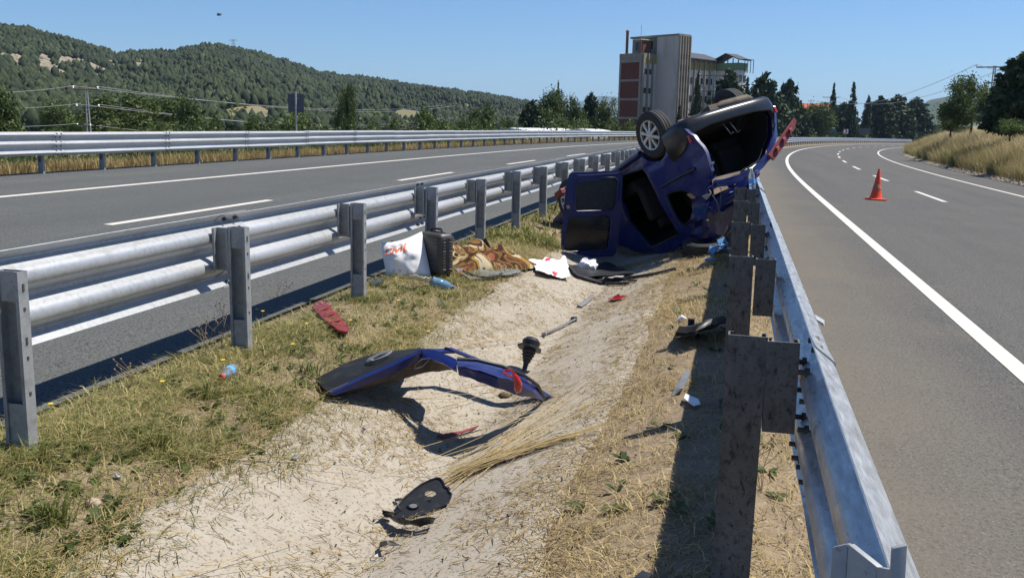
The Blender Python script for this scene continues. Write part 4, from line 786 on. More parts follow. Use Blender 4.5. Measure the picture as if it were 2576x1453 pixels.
# wheels
def wheel_meshes():
    tp=[(.195,-.078),(.215,-.094),(.262,-.100),(.296,-.092),(.314,-.074)]
    for h in (-.045,0.,.045): tp+=[(.318,h-.022),(.318,h-.010),(.308,h-.008),(.308,h+.0005)] if 0 else [(.318,h-.024),(.319,h+.010),(.309,h+.012),(.309,h+.020)]
    tp+=[(.314,.076),(.296,.092),(.262,.100),(.215,.094),(.195,.078),(.19,.0)]
    mb=MB(); mb.lathe(tp,40,None,True); ty=mb.mesh('tyre',M['rubber'],smooth=35)
    mb=MB(); mb.lathe([(.188,.086),(.205,.092),(.207,.078),(.186,.05)],40,None,True)
    for k in range(8):
        a=k*math.pi/4+.2; Mx=Matrix.Rotation(a,4,'Z'); w0,w1=.034,.040
        mb.add([Mx@V(*p) for p in [(.05,-w0/2,.098),(.05,w0/2,.098),(.192,w1/2+.004,.088),(.192,-w1/2-.004,.088),(.05,-w0/2,.07),(.05,w0/2,.07),(.192,w1/2+.004,.06),(.192,-w1/2-.004,.06)]],[(0,3,2,1),(4,5,6,7),(0,1,5,4),(1,2,6,5),(2,3,7,6),(3,0,4,7)])
    mb.lathe([(0,.108),(.045,.107),(.062,.098),(.064,.07),(0,.07)],24); hc=mb.mesh('hubcap',M['rim'],smooth=35)
    mb=MB(); mb.lathe([(0,.03),(.19,.03),(.193,.05),(.193,-.07),(0,-.07)],32); ds=mb.mesh('rim',M['under'],smooth=35); return ty,hc,ds
TY,HC,DS=wheel_meshes()
for nm,x,y,z,sgn,tilt in (('r',.72,0,0,1,0),('l',-.70,.02,-.02,-1,.06),('fr',.72,2.6,.02,1,.2),('fl',-.70,2.6,0,-1,0)):
    w=bpy.data.objects.new('wheel',None); col.objects.link(w); w.parent=van; w.location=(x,y,z); w.rotation_euler=(0,sgn*math.pi/2+tilt,0)
    for n_,me in (('tyre',TY),('hubcap',HC),('rim',DS)): inst(n_,me,w)
# underside: axle, exhaust, brackets, loose cables
mb=MB(); mb.tube([(.62,.03,.0),(0,.10,-.01),(-.62,.03,0)],.042,10); mb.build('rear_axle',M['under'],van,smooth=50)
mb=MB(); mb.tube([(-.02,-.50,.0),(-.12,-.50,-.005),(-.58,-.50,.0),(-.66,-.50,.02)],[.035,.062,.062,.03],12); mb.build('silencer',M['under'],van,smooth=50)
mb=MB(); mb.tube([(-.02,-.50,0),(.1,-.46,-.02),(.16,-.30,.0),(.52,-.32,.01),(.60,-.36,.08)],.026,8); mb.build('exhaust_pipe',M['under'],van,smooth=50)
mb=MB(); mb.box((.05,-.42,.02),(.17,.22,.13)); mb.build('bracket',M['under'],van,bevel=.01); mb=MB(); mb.box((.40,-.36,.05),(.06,.10,.12)); mb.box((.56,-.2,.06),(.05,.2,.1)); mb.build('bracket',M['rust'],van,bevel=.008)
for sgn in(-1,1): mb=MB(); mb.tube([(sgn*.5,.03,.02),(sgn*.48,.5,.05),(sgn*.46,.75,.1)],.04,8); mb.build('trailing_arm',M['under'],van,smooth=50)
for q in ((.12,-.64,.28),(.02,-.66,.29)): 
    mb=MB(); mb.tube([q,(q[0]+.01,q[1]-.05,q[2]+.10),(q[0]-.03,q[1]-.03,q[2]+.17),(q[0]-.05,q[1]-.06,q[2]+.16)],.007,5); mb.build('cable',M['grey_plastic'],van,smooth=60)
# torn headliner board, folded rear header, crushed flap, red strip
mb=MB(); mb.sheet(resample(np.array([[(.62,-.60,.92),(.15,-.62,.95)],[(.66,-.56,1.13),(.22,-.58,1.10)]],float),4),.012); mb.build('headliner',M['board'],van,smooth=30)
def strip(name,a,b,m,th=.015,amp=.02,seed=0):
    P=resample(np.stack([np.array(a,float),(np.array(a)+np.array(b))/2,np.array(b,float)]),4); P+= (RS.rand(*P.shape)-.5)*amp*.4+ (fbm(P[...,0]*8,P[...,2]*8,seed,3)[...,None]-.5)*amp*2
    mb=MB(); mb.sheet(P,th); return mb.build(name,m,van,smooth=30)
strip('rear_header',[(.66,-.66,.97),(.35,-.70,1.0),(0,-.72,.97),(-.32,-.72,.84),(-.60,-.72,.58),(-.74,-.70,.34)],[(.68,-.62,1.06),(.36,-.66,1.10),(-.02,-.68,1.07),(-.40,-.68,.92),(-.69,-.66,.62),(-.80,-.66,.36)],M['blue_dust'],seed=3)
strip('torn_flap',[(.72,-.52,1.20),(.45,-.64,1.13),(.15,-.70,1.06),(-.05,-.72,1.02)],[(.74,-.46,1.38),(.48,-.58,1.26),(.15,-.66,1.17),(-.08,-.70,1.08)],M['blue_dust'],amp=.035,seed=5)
strip('torn_flap',[(.73,-.30,1.40),(.50,-.40,1.36),(.25,-.48,1.28),(0,-.5,1.2)],[(.70,-.12,1.60),(.45,-.22,1.58),(.2,-.3,1.5),(-.1,-.34,1.34)],M['blue'],amp=.05,seed=8)
P=np.array([[(-.30,-.74,.88),(-.55,-.75,.74),(-.80,-.76,.60),(-.97,-.77,.51)],[(-.36,-.73,.97),(-.63,-.74,.83),(-.88,-.75,.67),(-1.0,-.76,.56)]],float); mb=MB(); mb.sheet(resample(P,3),.03)
for f in (.2,.45,.7): q=P[0][0]*(1-f)+P[0][3]*f; mb.box(q+[-.035,-.02,.04],(.06,.03,.05))
mb.build('lamp_strip',M['red_plastic'],van,bevel=.004)
mb=MB(); mb.tube([w2v(at_y(x,y,13.0)) for x,y in ((1405,498),(1400,510),(1394,530),(1399,520))],.008,6); mb.build('cable',M['black_plastic'],van)
mb=MB(); mb.box(w2v(at_y(1409,486,14.1)),(.10,.22,.10)); mb.build('fender_liner',M['red_plastic'],van,bevel=.02)
P=np.array([[(-.50,12.30,.62),(-.28,12.34,.84),(.0,12.5,.93),(.08,12.85,.95),(.02,13.4,.9)],[(-.52,12.36,.30),(-.30,12.30,.45),(-.06,12.55,.5),(-.02,12.95,.5),(-.06,13.5,.5)],[(-.60,12.48,-.06),(-.36,12.50,-.08),(-.14,12.68,-.08),(-.08,13.0,-.05),(-.1,13.6,-.05)]])
P=resample(P,5); P[...,1]+=(fbm(P[...,0]*7,P[...,2]*7,41,3)-.5)*.22; P[...,0]+=(fbm(P[...,1]*6,P[...,2]*6,43,3)-.5)*.14
mb=MB(); mb.sheet(np.array([[w2v(q) for q in r] for r in P]),.012); mb.build('crushed_panel',M['blue'],van,smooth=24)
# torn sheet-metal tongues along the ripped rear edge, hanging trim and wires
rt_=random.Random(4)
for k,(y,z) in enumerate(((-.84,.80),(-.72,.95),(-.60,1.03),(-.49,1.12),(-.44,1.22),(-.40,1.30),(-.33,1.38),(-.20,1.44))):
    w_=rt_.uniform(.05,.10); l_=rt_.uniform(.06,.16); p0=np.array([.775,y,z]); t_=np.array([0,-.6,.8]); o_=np.array([rt_.uniform(-.5,.1),-rt_.uniform(.3,.9),rt_.uniform(-.2,.6)]); o_/=np.linalg.norm(o_)
    P=np.array([[p0-t_*w_*.5,p0,p0+t_*w_*.5],[p0-t_*w_*.4+o_*l_*.5,p0+o_*l_*.6+[.02,0,0],p0+t_*w_*.3+o_*l_*.55],[p0+o_*l_-t_*.01,p0+o_*l_*1.02,p0+o_*l_*.98+t_*.012]]); mb=MB(); mb.sheet(resample(P,2),.004); mb.build('torn_metal',M['zinc_post'] if k%3==0 else M['blue_dust'],van,smooth=20)
for q0,q1,q2 in (((.70,-.55,1.05),(.72,-.62,1.25),(.70,-.50,1.50)),((.60,-.62,.95),(.66,-.72,1.12),(.74,-.60,1.38)),((.76,-.40,1.2),(.80,-.50,1.3),(.78,-.42,1.46))):
    mb=MB(); mb.tube([q0,q1,q2],.006,5); mb.build('hanging_wire',M['black_plastic'],van,smooth=60)
mb=MB(); mb.sheet(resample(np.array([[(.70,-.35,.98),(.70,-.10,.94)],[(.66,-.42,1.12),(.67,-.12,1.02)]],float),3),.01); mb.build('inner_trim',M['board'],van,smooth=30)
# seats and headrests in the dark cabin
for x,y in ((.38,1.25),(-.38,1.25),(.1,.35),(-.45,.35)):
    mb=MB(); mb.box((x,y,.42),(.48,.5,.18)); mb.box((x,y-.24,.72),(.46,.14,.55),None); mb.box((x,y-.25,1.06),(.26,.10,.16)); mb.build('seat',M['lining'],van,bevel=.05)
# side door torn off its track, hanging to the ground
def c1(cx,cy): return ((1880+cx/2.2705)/1.36699,(280+cy/2.2705)/1.36699)
def doorY(px): return 12.55+.42*(px-1410)/150
def dmap(off): 
    def f(p):
        x,y=c1(*p); q=at_y(x,y,doorY(x))+np.array([-.15,.98,0])*off; return w2v(q)
    return f
dout=[(200,708),(420,702),(575,700),(592,720),(590,800),(585,1000),(555,1270),(535,1345),(515,1368),(320,1372),(125,1370),(108,1350),(110,1240),(125,1060),(145,850),(165,750),(180,718)]
h1=[(222,800),(245,780),(400,768),(440,748),(535,750),(556,775),(548,880),(528,985),(505,1005),(235,1012),(215,995)]
h2=[(165,1075),(190,1056),(470,1048),(498,1065),(500,1110),(482,1290),(460,1318),(150,1328),(130,1310),(135,1220)]
door=plate([dout,h1,h2],dmap(0),dmap(.05)).build('sliding_door',M['blue'],van); crumple(door,.006,5,2,4); 
plate([[((x-385)*1.04+385,(y-880)*1.04+880) for x,y in h1]],dmap(.03),dmap(.045)).build('door_trim',M['black_plastic'],door)
plate([[((x-320)*1.03+320,(y-1185)*1.03+1185) for x,y in h2]],dmap(.03),dmap(.038)).build('door_window',M['glass_dark'],door)
for lp in (h1,h2):
    mb=MB(); f=dmap(-.004); mb.tube([f(p) for p in lp+[lp[0]]],.010,6,cap=False); mb.build('door_rib',M['blue_dust'],door,smooth=60)
mb=MB(); f=dmap(-.006); mb.tube([f(p) for p in ((235,733),(330,732),(560,716))],.007,6); mb.build('door_rib',M['blue_dust'],door,smooth=60)
mb=MB(); mb.box(f((158,985)),(.05,.06,.05)); mb.build('latch',M['black_plastic'],door)
# ------------------------------------------------------------------ things strewn over the median
def gnd(x,y,up=0.):
    z=0.
    for _ in range(14):
        p=on_z(x,y,z); z=.5*z+.5*(float(gz(p[0]))+(.03 if -2.43<p[0]<-.64 else .0))
    p=on_z(x,y,z+up); return p
def gzc(x): return float(gz(x))+(.03 if -2.43<x<-.64 else .0)
def local(root,pts): r=np.array(root.location[:]); return [np.array(p)-r for p in pts]
# tailgate
tg=thing('tailgate','folded blue tailgate with a red lamp lying in the concrete ditch','car part',on_z(1050,985,-.3)); O=np.array(tg.location[:])
def tp(x,y,Y): return at_y(x,y,Y)-O
def rs_(P,k=4): return resample(np.array(P,float),k)
near=[(828,985,5.05),(900,951,5.16),(980,916,5.28),(1060,879,5.38)]; far=[(793,950,5.24),(868,914,5.50),(945,886,5.76),(1056,873,5.90)]
mid=[(806,968,5.14),(884,931,5.32),(962,899,5.50),(1058,875,5.64)]
P=rs_([[tp(*p) for p in r] for r in (near,mid,far)]); P[...,2]+=(fbm(P[...,0]*6,P[...,1]*6,3,3)-.5)*.02
mb=MB(); mb.sheet(P[:,::-1],.03); pnl=mb.build('lower_panel',M['black_gloss'],tg,smooth=30)
fl=[[tp(*p) for p in ((827,984,5.045),(900,949,5.155),(980,914,5.275),(1058,877,5.375))],[tp(*p) for p in ((833,988,5.02),(902,956,5.12),(982,922,5.24),(1058,886,5.34))],[tp(*p) for p in ((843,993,5.03),(906,972,5.13),(985,942,5.25),(1052,905,5.36))]]
P=rs_(fl); mb=MB(); mb.sheet(P,.012); mb.build('flange',M['blue'],tg,smooth=30)
P=rs_([[tp(*p) for p in ((1054,878,5.46),(1078,876,5.45),(1110,886,5.36),(1147,902,5.27))],[tp(*p) for p in ((1056,890,5.42),(1080,888,5.40),(1112,899,5.31),(1147,916,5.22))],[tp(*p) for p in ((1058,903,5.38),(1082,901,5.35),(1113,913,5.27),(1146,930,5.17))]])
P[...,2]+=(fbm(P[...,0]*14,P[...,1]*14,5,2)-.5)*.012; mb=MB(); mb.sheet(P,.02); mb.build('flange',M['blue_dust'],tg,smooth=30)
P=rs_([[tp(*p) for p in ((850,983,5.14),(960,940,5.32),(1055,896,5.46),(1140,915,5.32))],[tp(*p) for p in ((870,987,5.20),(985,957,5.36),(1070,938,5.48),(1138,928,5.42))],[tp(*p) for p in ((900,980,5.36),(1000,955,5.50),(1080,934,5.64),(1130,922,5.58))]])
P[...,2]+=(fbm(P[...,0]*9,P[...,1]*9,7,3)-.5)*.04; mb=MB(); mb.sheet(P,.012); ip=mb.build('inner_panel',M['under'],tg,smooth=30)
lp=[tp(*p) for p in ((1045,915,5.37),(1062,903,5.35),(1082,900,5.32),(1062,922,5.33),(1042,928,5.36),(1045,915,5.37))]; mb=MB(); mb.tube(lp,.004,5); mb.build('pull_strap',M['grey_plastic'],ip,smooth=60)
top=[(1147,900,5.36),(1190,907,5.35),(1250,922,5.39),(1310,944,5.50),(1348,968,5.64),(1368,1000,5.86)]; md=[(1150,922,5.12),(1196,926,5.07),(1252,945,5.10),(1308,968,5.26),(1346,988,5.50),(1367,1003,5.82)]; bt=[(1153,944,5.14),(1200,957,5.13),(1254,978,5.16),(1306,994,5.32),(1345,1002,5.54),(1366,1006,5.80)]
P=rs_([[tp(*p) for p in r] for r in (top,md,bt)],5); P[...,2]+=(fbm(P[...,0]*12,P[...,1]*12,9,3)-.5)*.022; P[...,1]+=(fbm(P[...,0]*9,P[...,2]*9,19,3)-.5)*.05
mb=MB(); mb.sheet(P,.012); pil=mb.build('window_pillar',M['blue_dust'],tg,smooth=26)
mb=MB(); mb.tube([tp(1150,902,5.20),tp(1200,905,5.24),tp(1262,920,5.3),tp(1320,945,5.42),tp(1352,968,5.6),tp(1369,1000,5.88)],.012,6); mb.build('window_rubber',M['black_plastic'],tg,smooth=60)
fr=[np.array(p)-O for p in ((-1.90,5.92,.03),(-1.70,6.02,-.07),(-1.47,6.05,-.18),(-1.28,5.98,-.23),(-1.17,5.88,-.25))]
mb=MB(); mb.sheet(rs_([fr,[q+np.array([.03,.05,-.012]) for q in fr],[q+np.array([.05,.10,-.04]) for q in fr]]),.014); mb.build('window_frame',M['blue'],tg,smooth=50)
mb=MB(); mb.sheet(rs_([[tp(1056,877,5.5),tp(1062,877,5.75),fr[0]],[tp(1072,880,5.5),tp(1082,884,5.75),fr[0]+[.07,.05,-.03]]]),.014); mb.build('window_frame',M['blue'],tg,smooth=50)
# round handle recess on the panel: oval ring, bar and lock
c=tp(957,903,5.46); ex=tp(990,889,5.51)-c; ey=tp(957,890,5.60)-c; ex=ex/np.linalg.norm(ex); ey=ey/np.linalg.norm(ey); ez=np.cross(ex,ey); ez/=np.linalg.norm(ez); ez=ez if ez[2]>0 else -ez
ov=lambda r,k,h:[c+ex*r*math.cos(a)+ey*r*k*math.sin(a)+ez*h for a in np.linspace(0,2*math.pi,25)]
mb=MB(); mb.tube(ov(.085,.8,.022),.007,6,cap=False); mb.tube([c-ex*.075+ez*.024,c+ez*.032,c+ex*.075+ez*.024],.013,6); mb.lathe([(0,.012),(.014,.010),(.016,0)],12,Matrix.Translation(Vector(c-ex*.05-ey*.045+ez*.02))); mb.build('handle',M['grey_plastic'],pnl,smooth=50)
mb=MB(); a0=tp(1265,933,5.08); 
mb.tube([tp(*p) for p in ((1268,932,5.10),(1282,930,5.10),(1294,938,5.12),(1290,946,5.11),(1276,943,5.09),(1266,936,5.09),(1268,932,5.10))],.007,6); lam=mb.build('lamp_frame',M['red_lens'],pil,smooth=50)
mb=MB(); mb.tube([tp(*p) for p in ((1292,940,5.13),(1298,952,5.13),(1303,968,5.15),(1303,980,5.17),(1300,986,5.18))],[.012,.022,.026,.022,.008],10); mb.build('lamp_lens',M['red_lens'],pil,smooth=60)
# dark red plastic cover strip on the left bank
def flat(name,px,label,cat,m,up=.03,th=.012,holes=(),bev=.002):
    q=[gnd(x,y,up) for x,y in px]; c=np.mean(q,0); u=q[1]-q[0]; 
    o=thing(name,label,cat,c-[0,0,up]); r=np.array(o.location[:])
    mb=MB(); n=len(q); vs=[p-r for p in q]+[p-r-[0,0,th] for p in q]; mb.add(vs,[tuple(range(n)),tuple(range(n,2*n))[::-1]]+[(i,n+i,n+(i+1)%n,(i+1)%n) for i in range(n)]); mb.build('plate',m,o,smooth=30,bevel=bev); return o,q
o,q=flat('plastic_strip',[(784,770),(800,758),(818,757),(850,790),(878,822),(874,833),(852,830),(815,802)],'dark red plastic cover strip in the grass by the guardrail','car part',M['red_plastic'],.05,.02)
r=np.array(o.location[:])
for f in (.25,.5,.75):
    a=q[0]*(1-f)+q[6]*f-r; b=q[2]*(1-f)+q[4]*f-r; mb=MB(); mb.tube([a+[0,0,.008],b+[0,0,.008]],.010,6); mb.build('rib',M['red_plastic'],o,smooth=50)
# bottles
def bottle(p0,p1,r,label,cap,body=None,lab=True,name='bottle'):
    p0=np.array(p0);p1=np.array(p1); L=np.linalg.norm(p1-p0); o=thing(name,label,'bottle',p0,group='plastic bottles'); Mx=Vector(p1-p0).to_track_quat('Z','Y').to_matrix().to_4x4()
    mb=MB(); pr=[(0,0),(r*.8,0),(r,.03*L),(r,.18*L),(r*.94,.20*L),(r,.22*L),(r,.48*L),(r*.95,.52*L),(r*.98,.6*L),(r*.85,.72*L),(r*.5,.86*L),(r*.38,.90*L),(r*.38,.93*L)]
    mb.lathe(pr,20,Mx); mb.build('body',body or M['pet'],o,smooth=50)
    if lab: mb=MB(); mb.lathe([(r*1.02,.28*L),(r*1.03,.3*L),(r*1.03,.46*L),(r*1.02,.48*L)],20,Mx); mb.build('label',M['label_blue'],o,smooth=50)
    mb=MB(); mb.lathe([(r*.30,.90*L),(r*.48,.90*L),(r*.48,L*.995),(r*.40,L),(0,L)],16,Mx); mb.build('cap',cap,o,smooth=50); return o
a=gnd(588,925,.04); b=gnd(552,952,.04); d=(b-a)/np.linalg.norm(b-a); bottle(a,a+d*.215,.034,'small clear water bottle with red cap and blue label in the grass',M['cap_red'])
a=gnd(1085,706,.045); b=gnd(1117,716,.03); d=(b-a)/np.linalg.norm(b-a); bottle(a,a+d*.24,.048,'bluish water bottle sticking out of the printed bag',M['cap_blue'],M['pet_blue'],False)
p=np.array([.19,10.85,.89]); bottle(p,p+[-.03,0,.235],.036,'upright water bottle with green cap on the guardrail by the wreck',M['cap_green'])
p=gnd(1112,771,.0); mb=MB(); mb.lathe([(.0,.0),(.035,.0),(.042,.05),(.038,.055)],16,Matrix.Translation(Vector(p))@Matrix.Rotation(1.1,4,'X')); tag(mb.build('plastic_cup',M['pet'],smooth=50),'small crumpled clear cup on the left bank','cup')
# printed carrier bag
TL,TR,BR_,BL_=[at_y(*p) for p in ((957,610,8.80),(1061,582,8.98),(1086,704,8.86),(973,700,8.74))]
bag=thing('carrier_bag','full white plastic carrier bag with orange lettering beside the suitcase','bag',(BL_+BR_)/2); O2=np.array(bag.location[:])
def bagpt(u,v,side):                    # u 0..1 left to right, v 0..1 bottom to top, side +1 front
    p=(BL_*(1-u)+BR_*u)*(1-v)+(TL*(1-u)+TR*u)*v; b=(max(0,math.sin(math.pi*min(max(u,0),1)))**.5)*(max(0,math.sin(math.pi*min(max(v*.93+.035,0),1)))**.6)
    p=p+np.array([-.03,-.99,.12])*side*b*(.15 if side>0 else .09); w=(float(fbm(u*5+2,v*5+1,3,3))-.5)*.05*b+(float(fbm(u*3+v*6,v*2-u*5,8,2))-.5)*.05*b
    p=p+np.array([0,-1,.1])*w*side; p=p+(.5-v)*np.array([0,0,0]); p[2]+= -.03*math.sin(math.pi*u)*(v>.6)*(v-.6)/.4*1.2; return p-O2
N_=28; mb=MB(); mb.grid(np.array([[bagpt(i/N_,j/N_,1) for i in range(N_+1)] for j in range(N_+1)])); mb.grid(np.array([[bagpt(i/N_,j/N_,-1) for i in range(N_,-1,-1)] for j in range(N_+1)])); mb.build('film',M['plastic_bag'],bag,smooth=70)
def text_on(body,u0,v0,size,slant,m,name,du=.0,dv=.0,bold=.0):
    cu=bpy.data.curves.new(name,'FONT'); cu.body=body; cu.size=1; cu.shear=slant; cu.offset=bold; cu.resolution_u=3; ob=bpy.data.objects.new(name,cu); col.objects.link(ob)
    dg=bpy.context.evaluated_depsgraph_get(); dg.update(); me=bpy.data.meshes.new_from_object(ob.evaluated_get(dg)); bpy.data.objects.remove(ob)
    bm=bmesh.new(); bm.from_mesh(me); bmesh.ops.triangulate(bm,faces=bm.faces)
    for _ in range(1): bmesh.ops.subdivide_edges(bm,edges=[e for e in bm.edges if e.calc_length()>.15],cuts=2); bmesh.ops.triangulate(bm,faces=[f for f in bm.faces if len(f.verts)>3])
    for v in bm.verts:
        u=u0+v.co.x*size; q=v0+v.co.y*size*.9+(v.co.x*size)*dv; v.co=Vector(bagpt(u,q,1)+np.array([-.01,-.006,.001]))
    bm.to_mesh(me); bm.free(); me.materials.clear(); me.materials.append(m); o=bpy.data.objects.new(name,me); col.objects.link(o); o.parent=bag; return o
text_on('CiviL',.13,.60,.30,.18,M['bag_orange'],'lettering',dv=.10,bold=.03)
text_on('III',.50,.09,.16,0,M['grey_print'],'barcode'); text_on('o o',.28,.18,.14,0,M['bag_orange'],'small_print')
P=resample(np.array([[gnd(1020,700,.08),gnd(1050,704,.07),gnd(1085,712,.02)],[gnd(1030,690,.14),gnd(1060,694,.13),gnd(1086,700,.06)]])-O2,5); P[...,2]+=(fbm(P[...,0]*20,P[...,1]*20,4,2)-.5)*.04; mb=MB(); mb.sheet(P,.004); mb.build('film_corner',M['plastic_bag'],bag,smooth=60)
# suitcase
c=gnd(1084,698); sc_=thing('suitcase','dark grey ribbed hard shell suitcase standing behind the carrier bag','suitcase',(c[0]+.02,c[1]+.12,c[2]),-.55)
w,dp,hh=.34,.20,.43
mb=MB(); mb.box((0,0,hh/2+.03),(w,dp,hh)); mb.build('shell',M['suitcase'],sc_,smooth=40,bevel=.05,seg=4)
for i in range(11):
    z=.09+i*.031; 
    for sy in (-1,1):
        mb=MB(); mb.tube([(-w/2+.035,sy*(dp/2+.001),z),(w/2-.035,sy*(dp/2+.001),z)],.007,6); mb.build('rib',M['suitcase'],sc_,smooth=60)
    mb=MB(); mb.tube([(w/2+.001,-dp/2+.04,z),(w/2+.001,-.025,z)],.007,6); mb.tube([(w/2+.001,.025,z),(w/2+.001,dp/2-.04,z)],.007,6); mb.build('rib',M['suitcase'],sc_,smooth=60)
mb=MB(); zp=[(0,y,z) for y,z in ()]; 
for x in (-.012,.012): mb.tube([(w/2+.002,x,.05),(w/2+.002,x,hh-.02),(w/2-.05,x,hh+.032),(-w/2+.05,x,hh+.032)],.006,6)
mb.build('zip',M['black_plastic'],sc_,smooth=60)
mb=MB(); mb.tube([(-.09,0,hh+.02),(-.075,0,hh+.065),(.075,0,hh+.065),(.09,0,hh+.02)],.013,8); mb.build('handle',M['black_plastic'],sc_,smooth=60)
for sx in(-1,1):
    for sy in(-1,1): mb=MB(); mb.lathe([(0,-.012),(.024,-.012),(.024,.012),(0,.012)],14,Matrix.Translation((sx*(w/2-.05),sy*(dp/2-.05),.022))@Matrix.Rotation(math.pi/2,4,'X')); mb.build('wheel',M['black_plastic'],sc_)
# blanket
def bl_extra(m,nt,b,tc,out):
    def ramp(src,els,interp='LINEAR'):
        r=nt.nodes.new('ShaderNodeValToRGB'); r.color_ramp.interpolation=interp; e=r.color_ramp.elements
        e[0].position=els[0][0]; e[0].color=(*els[0][1],1); e[1].position=els[1][0]; e[1].color=(*els[1][1],1)
        for p,c in els[2:]: x=e.new(p); x.color=(*c,1)
        nt.links.new(src,r.inputs[0]); return r.outputs[0]
    a=nt.nodes.new('ShaderNodeAttribute'); a.attribute_name='cloth'
    n=nt.nodes.new('ShaderNodeTexNoise'); n.inputs['Scale'].default_value=2.2; nt.links.new(a.outputs['Vector'],n.inputs['Vector'])
    base=ramp(n.outputs['Fac'],[(.0,(.05,.026,.015)),(.35,(.26,.095,.05)),(.40,(.075,.036,.02)),(.45,(.17,.085,.026)),(.49,(.04,.022,.015)),(.53,(.26,.165,.04)),(.57,(.40,.34,.23)),(.62,(.06,.03,.018)),(.68,(.20,.10,.03))],'CONSTANT')
    w=nt.nodes.new('ShaderNodeTexVoronoi'); w.feature='DISTANCE_TO_EDGE'; w.inputs['Scale'].default_value=15; nt.links.new(a.outputs['Vector'],w.inputs['Vector'])
    wm=nt.nodes.new('ShaderNodeMath'); wm.operation='LESS_THAN'; wm.inputs[1].default_value=.035; nt.links.new(w.outputs['Distance'],wm.inputs[0])
    n2=nt.nodes.new('ShaderNodeTexNoise'); n2.inputs['Scale'].default_value=1.7; nt.links.new(a.outputs['Vector'],n2.inputs['Vector'])
    gt=nt.nodes.new('ShaderNodeMath'); gt.operation='GREATER_THAN'; gt.inputs[1].default_value=.53; nt.links.new(n2.outputs['Fac'],gt.inputs[0])
    mu=nt.nodes.new('ShaderNodeMath'); mu.operation='MULTIPLY'; nt.links.new(wm.outputs[0],mu.inputs[0]); nt.links.new(gt.outputs[0],mu.inputs[1])
    mx=nt.nodes.new('ShaderNodeMix'); mx.data_type='RGBA'; nt.links.new(mu.outputs[0],mx.inputs[0]); nt.links.new(base,mx.inputs[6]); mx.inputs[7].default_value=(.46,.36,.19,1)
    sp=nt.nodes.new('ShaderNodeSeparateXYZ'); nt.links.new(a.outputs['Vector'],sp.inputs[0])
    wv=nt.nodes.new('ShaderNodeMath'); wv.operation='FRACT'; ml=nt.nodes.new('ShaderNodeMath'); ml.operation='MULTIPLY'; ml.inputs[1].default_value=9; nt.links.new(sp.outputs[0],ml.inputs[0]); nt.links.new(ml.outputs[0],wv.inputs[0])
    l2=nt.nodes.new('ShaderNodeMath'); l2.operation='LESS_THAN'; l2.inputs[1].default_value=.16; nt.links.new(wv.outputs[0],l2.inputs[0])
    iv=nt.nodes.new('ShaderNodeMath'); iv.operation='LESS_THAN'; iv.inputs[1].default_value=.47; nt.links.new(n2.outputs['Fac'],iv.inputs[0])
    m3=nt.nodes.new('ShaderNodeMath'); m3.operation='MULTIPLY'; nt.links.new(l2.outputs[0],m3.inputs[0]); nt.links.new(iv.outputs[0],m3.inputs[1])
    mx2=nt.nodes.new('ShaderNodeMix'); mx2.data_type='RGBA'; nt.links.new(m3.outputs[0],mx2.inputs[0]); nt.links.new(mx.outputs[2],mx2.inputs[6]); mx2.inputs[7].default_value=(.10,.04,.025,1)
    nt.links.new(mx2.outputs[2],b.inputs['Base Color'])
M['blanket']=mat('patterned_blanket',(.3,.15,.05),.95,spec=.1,bump=[(160,.25,.003)],extra=bl_extra)
pL=gnd(1118,690); pR=gnd(1338,668); ax=pR-pL; ax[2]=0; Lb=np.linalg.norm(ax); ax/=Lb; ay=np.array([-ax[1],ax[0],0]); nu,nv=90,44
U,Vv=np.meshgrid(np.linspace(0,1,nu),np.linspace(0,1,nv),indexing='ij'); env=np.clip(np.sin(math.pi*U)**.35,0,1)*np.clip(np.sin(math.pi*Vv)**.45,0,1)
f1=.5+.5*np.sin(U*15+Vv*4+7*fbm(U*2.2,Vv*2.2,3,2)); f2=.5+.5*np.sin(Vv*11-U*9+8*fbm(U*3+4,Vv*3,9,2)); Hh=env*(.05+.11*f1**1.2+.09*f2**1.3+.10*np.exp(-((U-.48)/.2)**2)*np.exp(-((Vv-.75)/.35)**2))
W_=.15+.62*(.65+.5*fbm(U[:,0]*4,U[:,0]*0,2)); PX=pL[None,None]+ax*(U*Lb*1.02)[...,None]+ay*((Vv-.18)*W_[:,None])[...,None]; PX=PX+ax*((fbm(U*6,Vv*6,7,2)-.5)*.10)[...,None]+ay*((fbm(U*6+5,Vv*6,17,2)-.5)*.12)[...,None]
PX[...,2]=np.interp(PX[...,0],[-3.4,-2.43,-1.5],[0,-.10,-.38])+.015+Hh
bt_=thing('blanket','crumpled brown and orange patterned blanket heaped on the verge','blanket',pL); mb=MB(); mb.grid(PX-np.array(bt_.location[:])); ob=mb.build('cloth',M['blanket'],bt_,smooth=75)
at_=ob.data.attributes.new('cloth','FLOAT_VECTOR','POINT'); at_.data.foreach_set('vector',np.stack([U*1.9,Vv*.9,0*U],-1).astype(np.float32).ravel())
a=gnd(1300,648,.12); mb=MB(); mb.tube([a,a+[.10,-.02,.02],a+[.2,-.05,-.02],a+[.26,-.07,-.05]],[.03,.055,.05,.015],10); mb.build('folded_corner',M['board'],bt_,smooth=60) if 0 else None
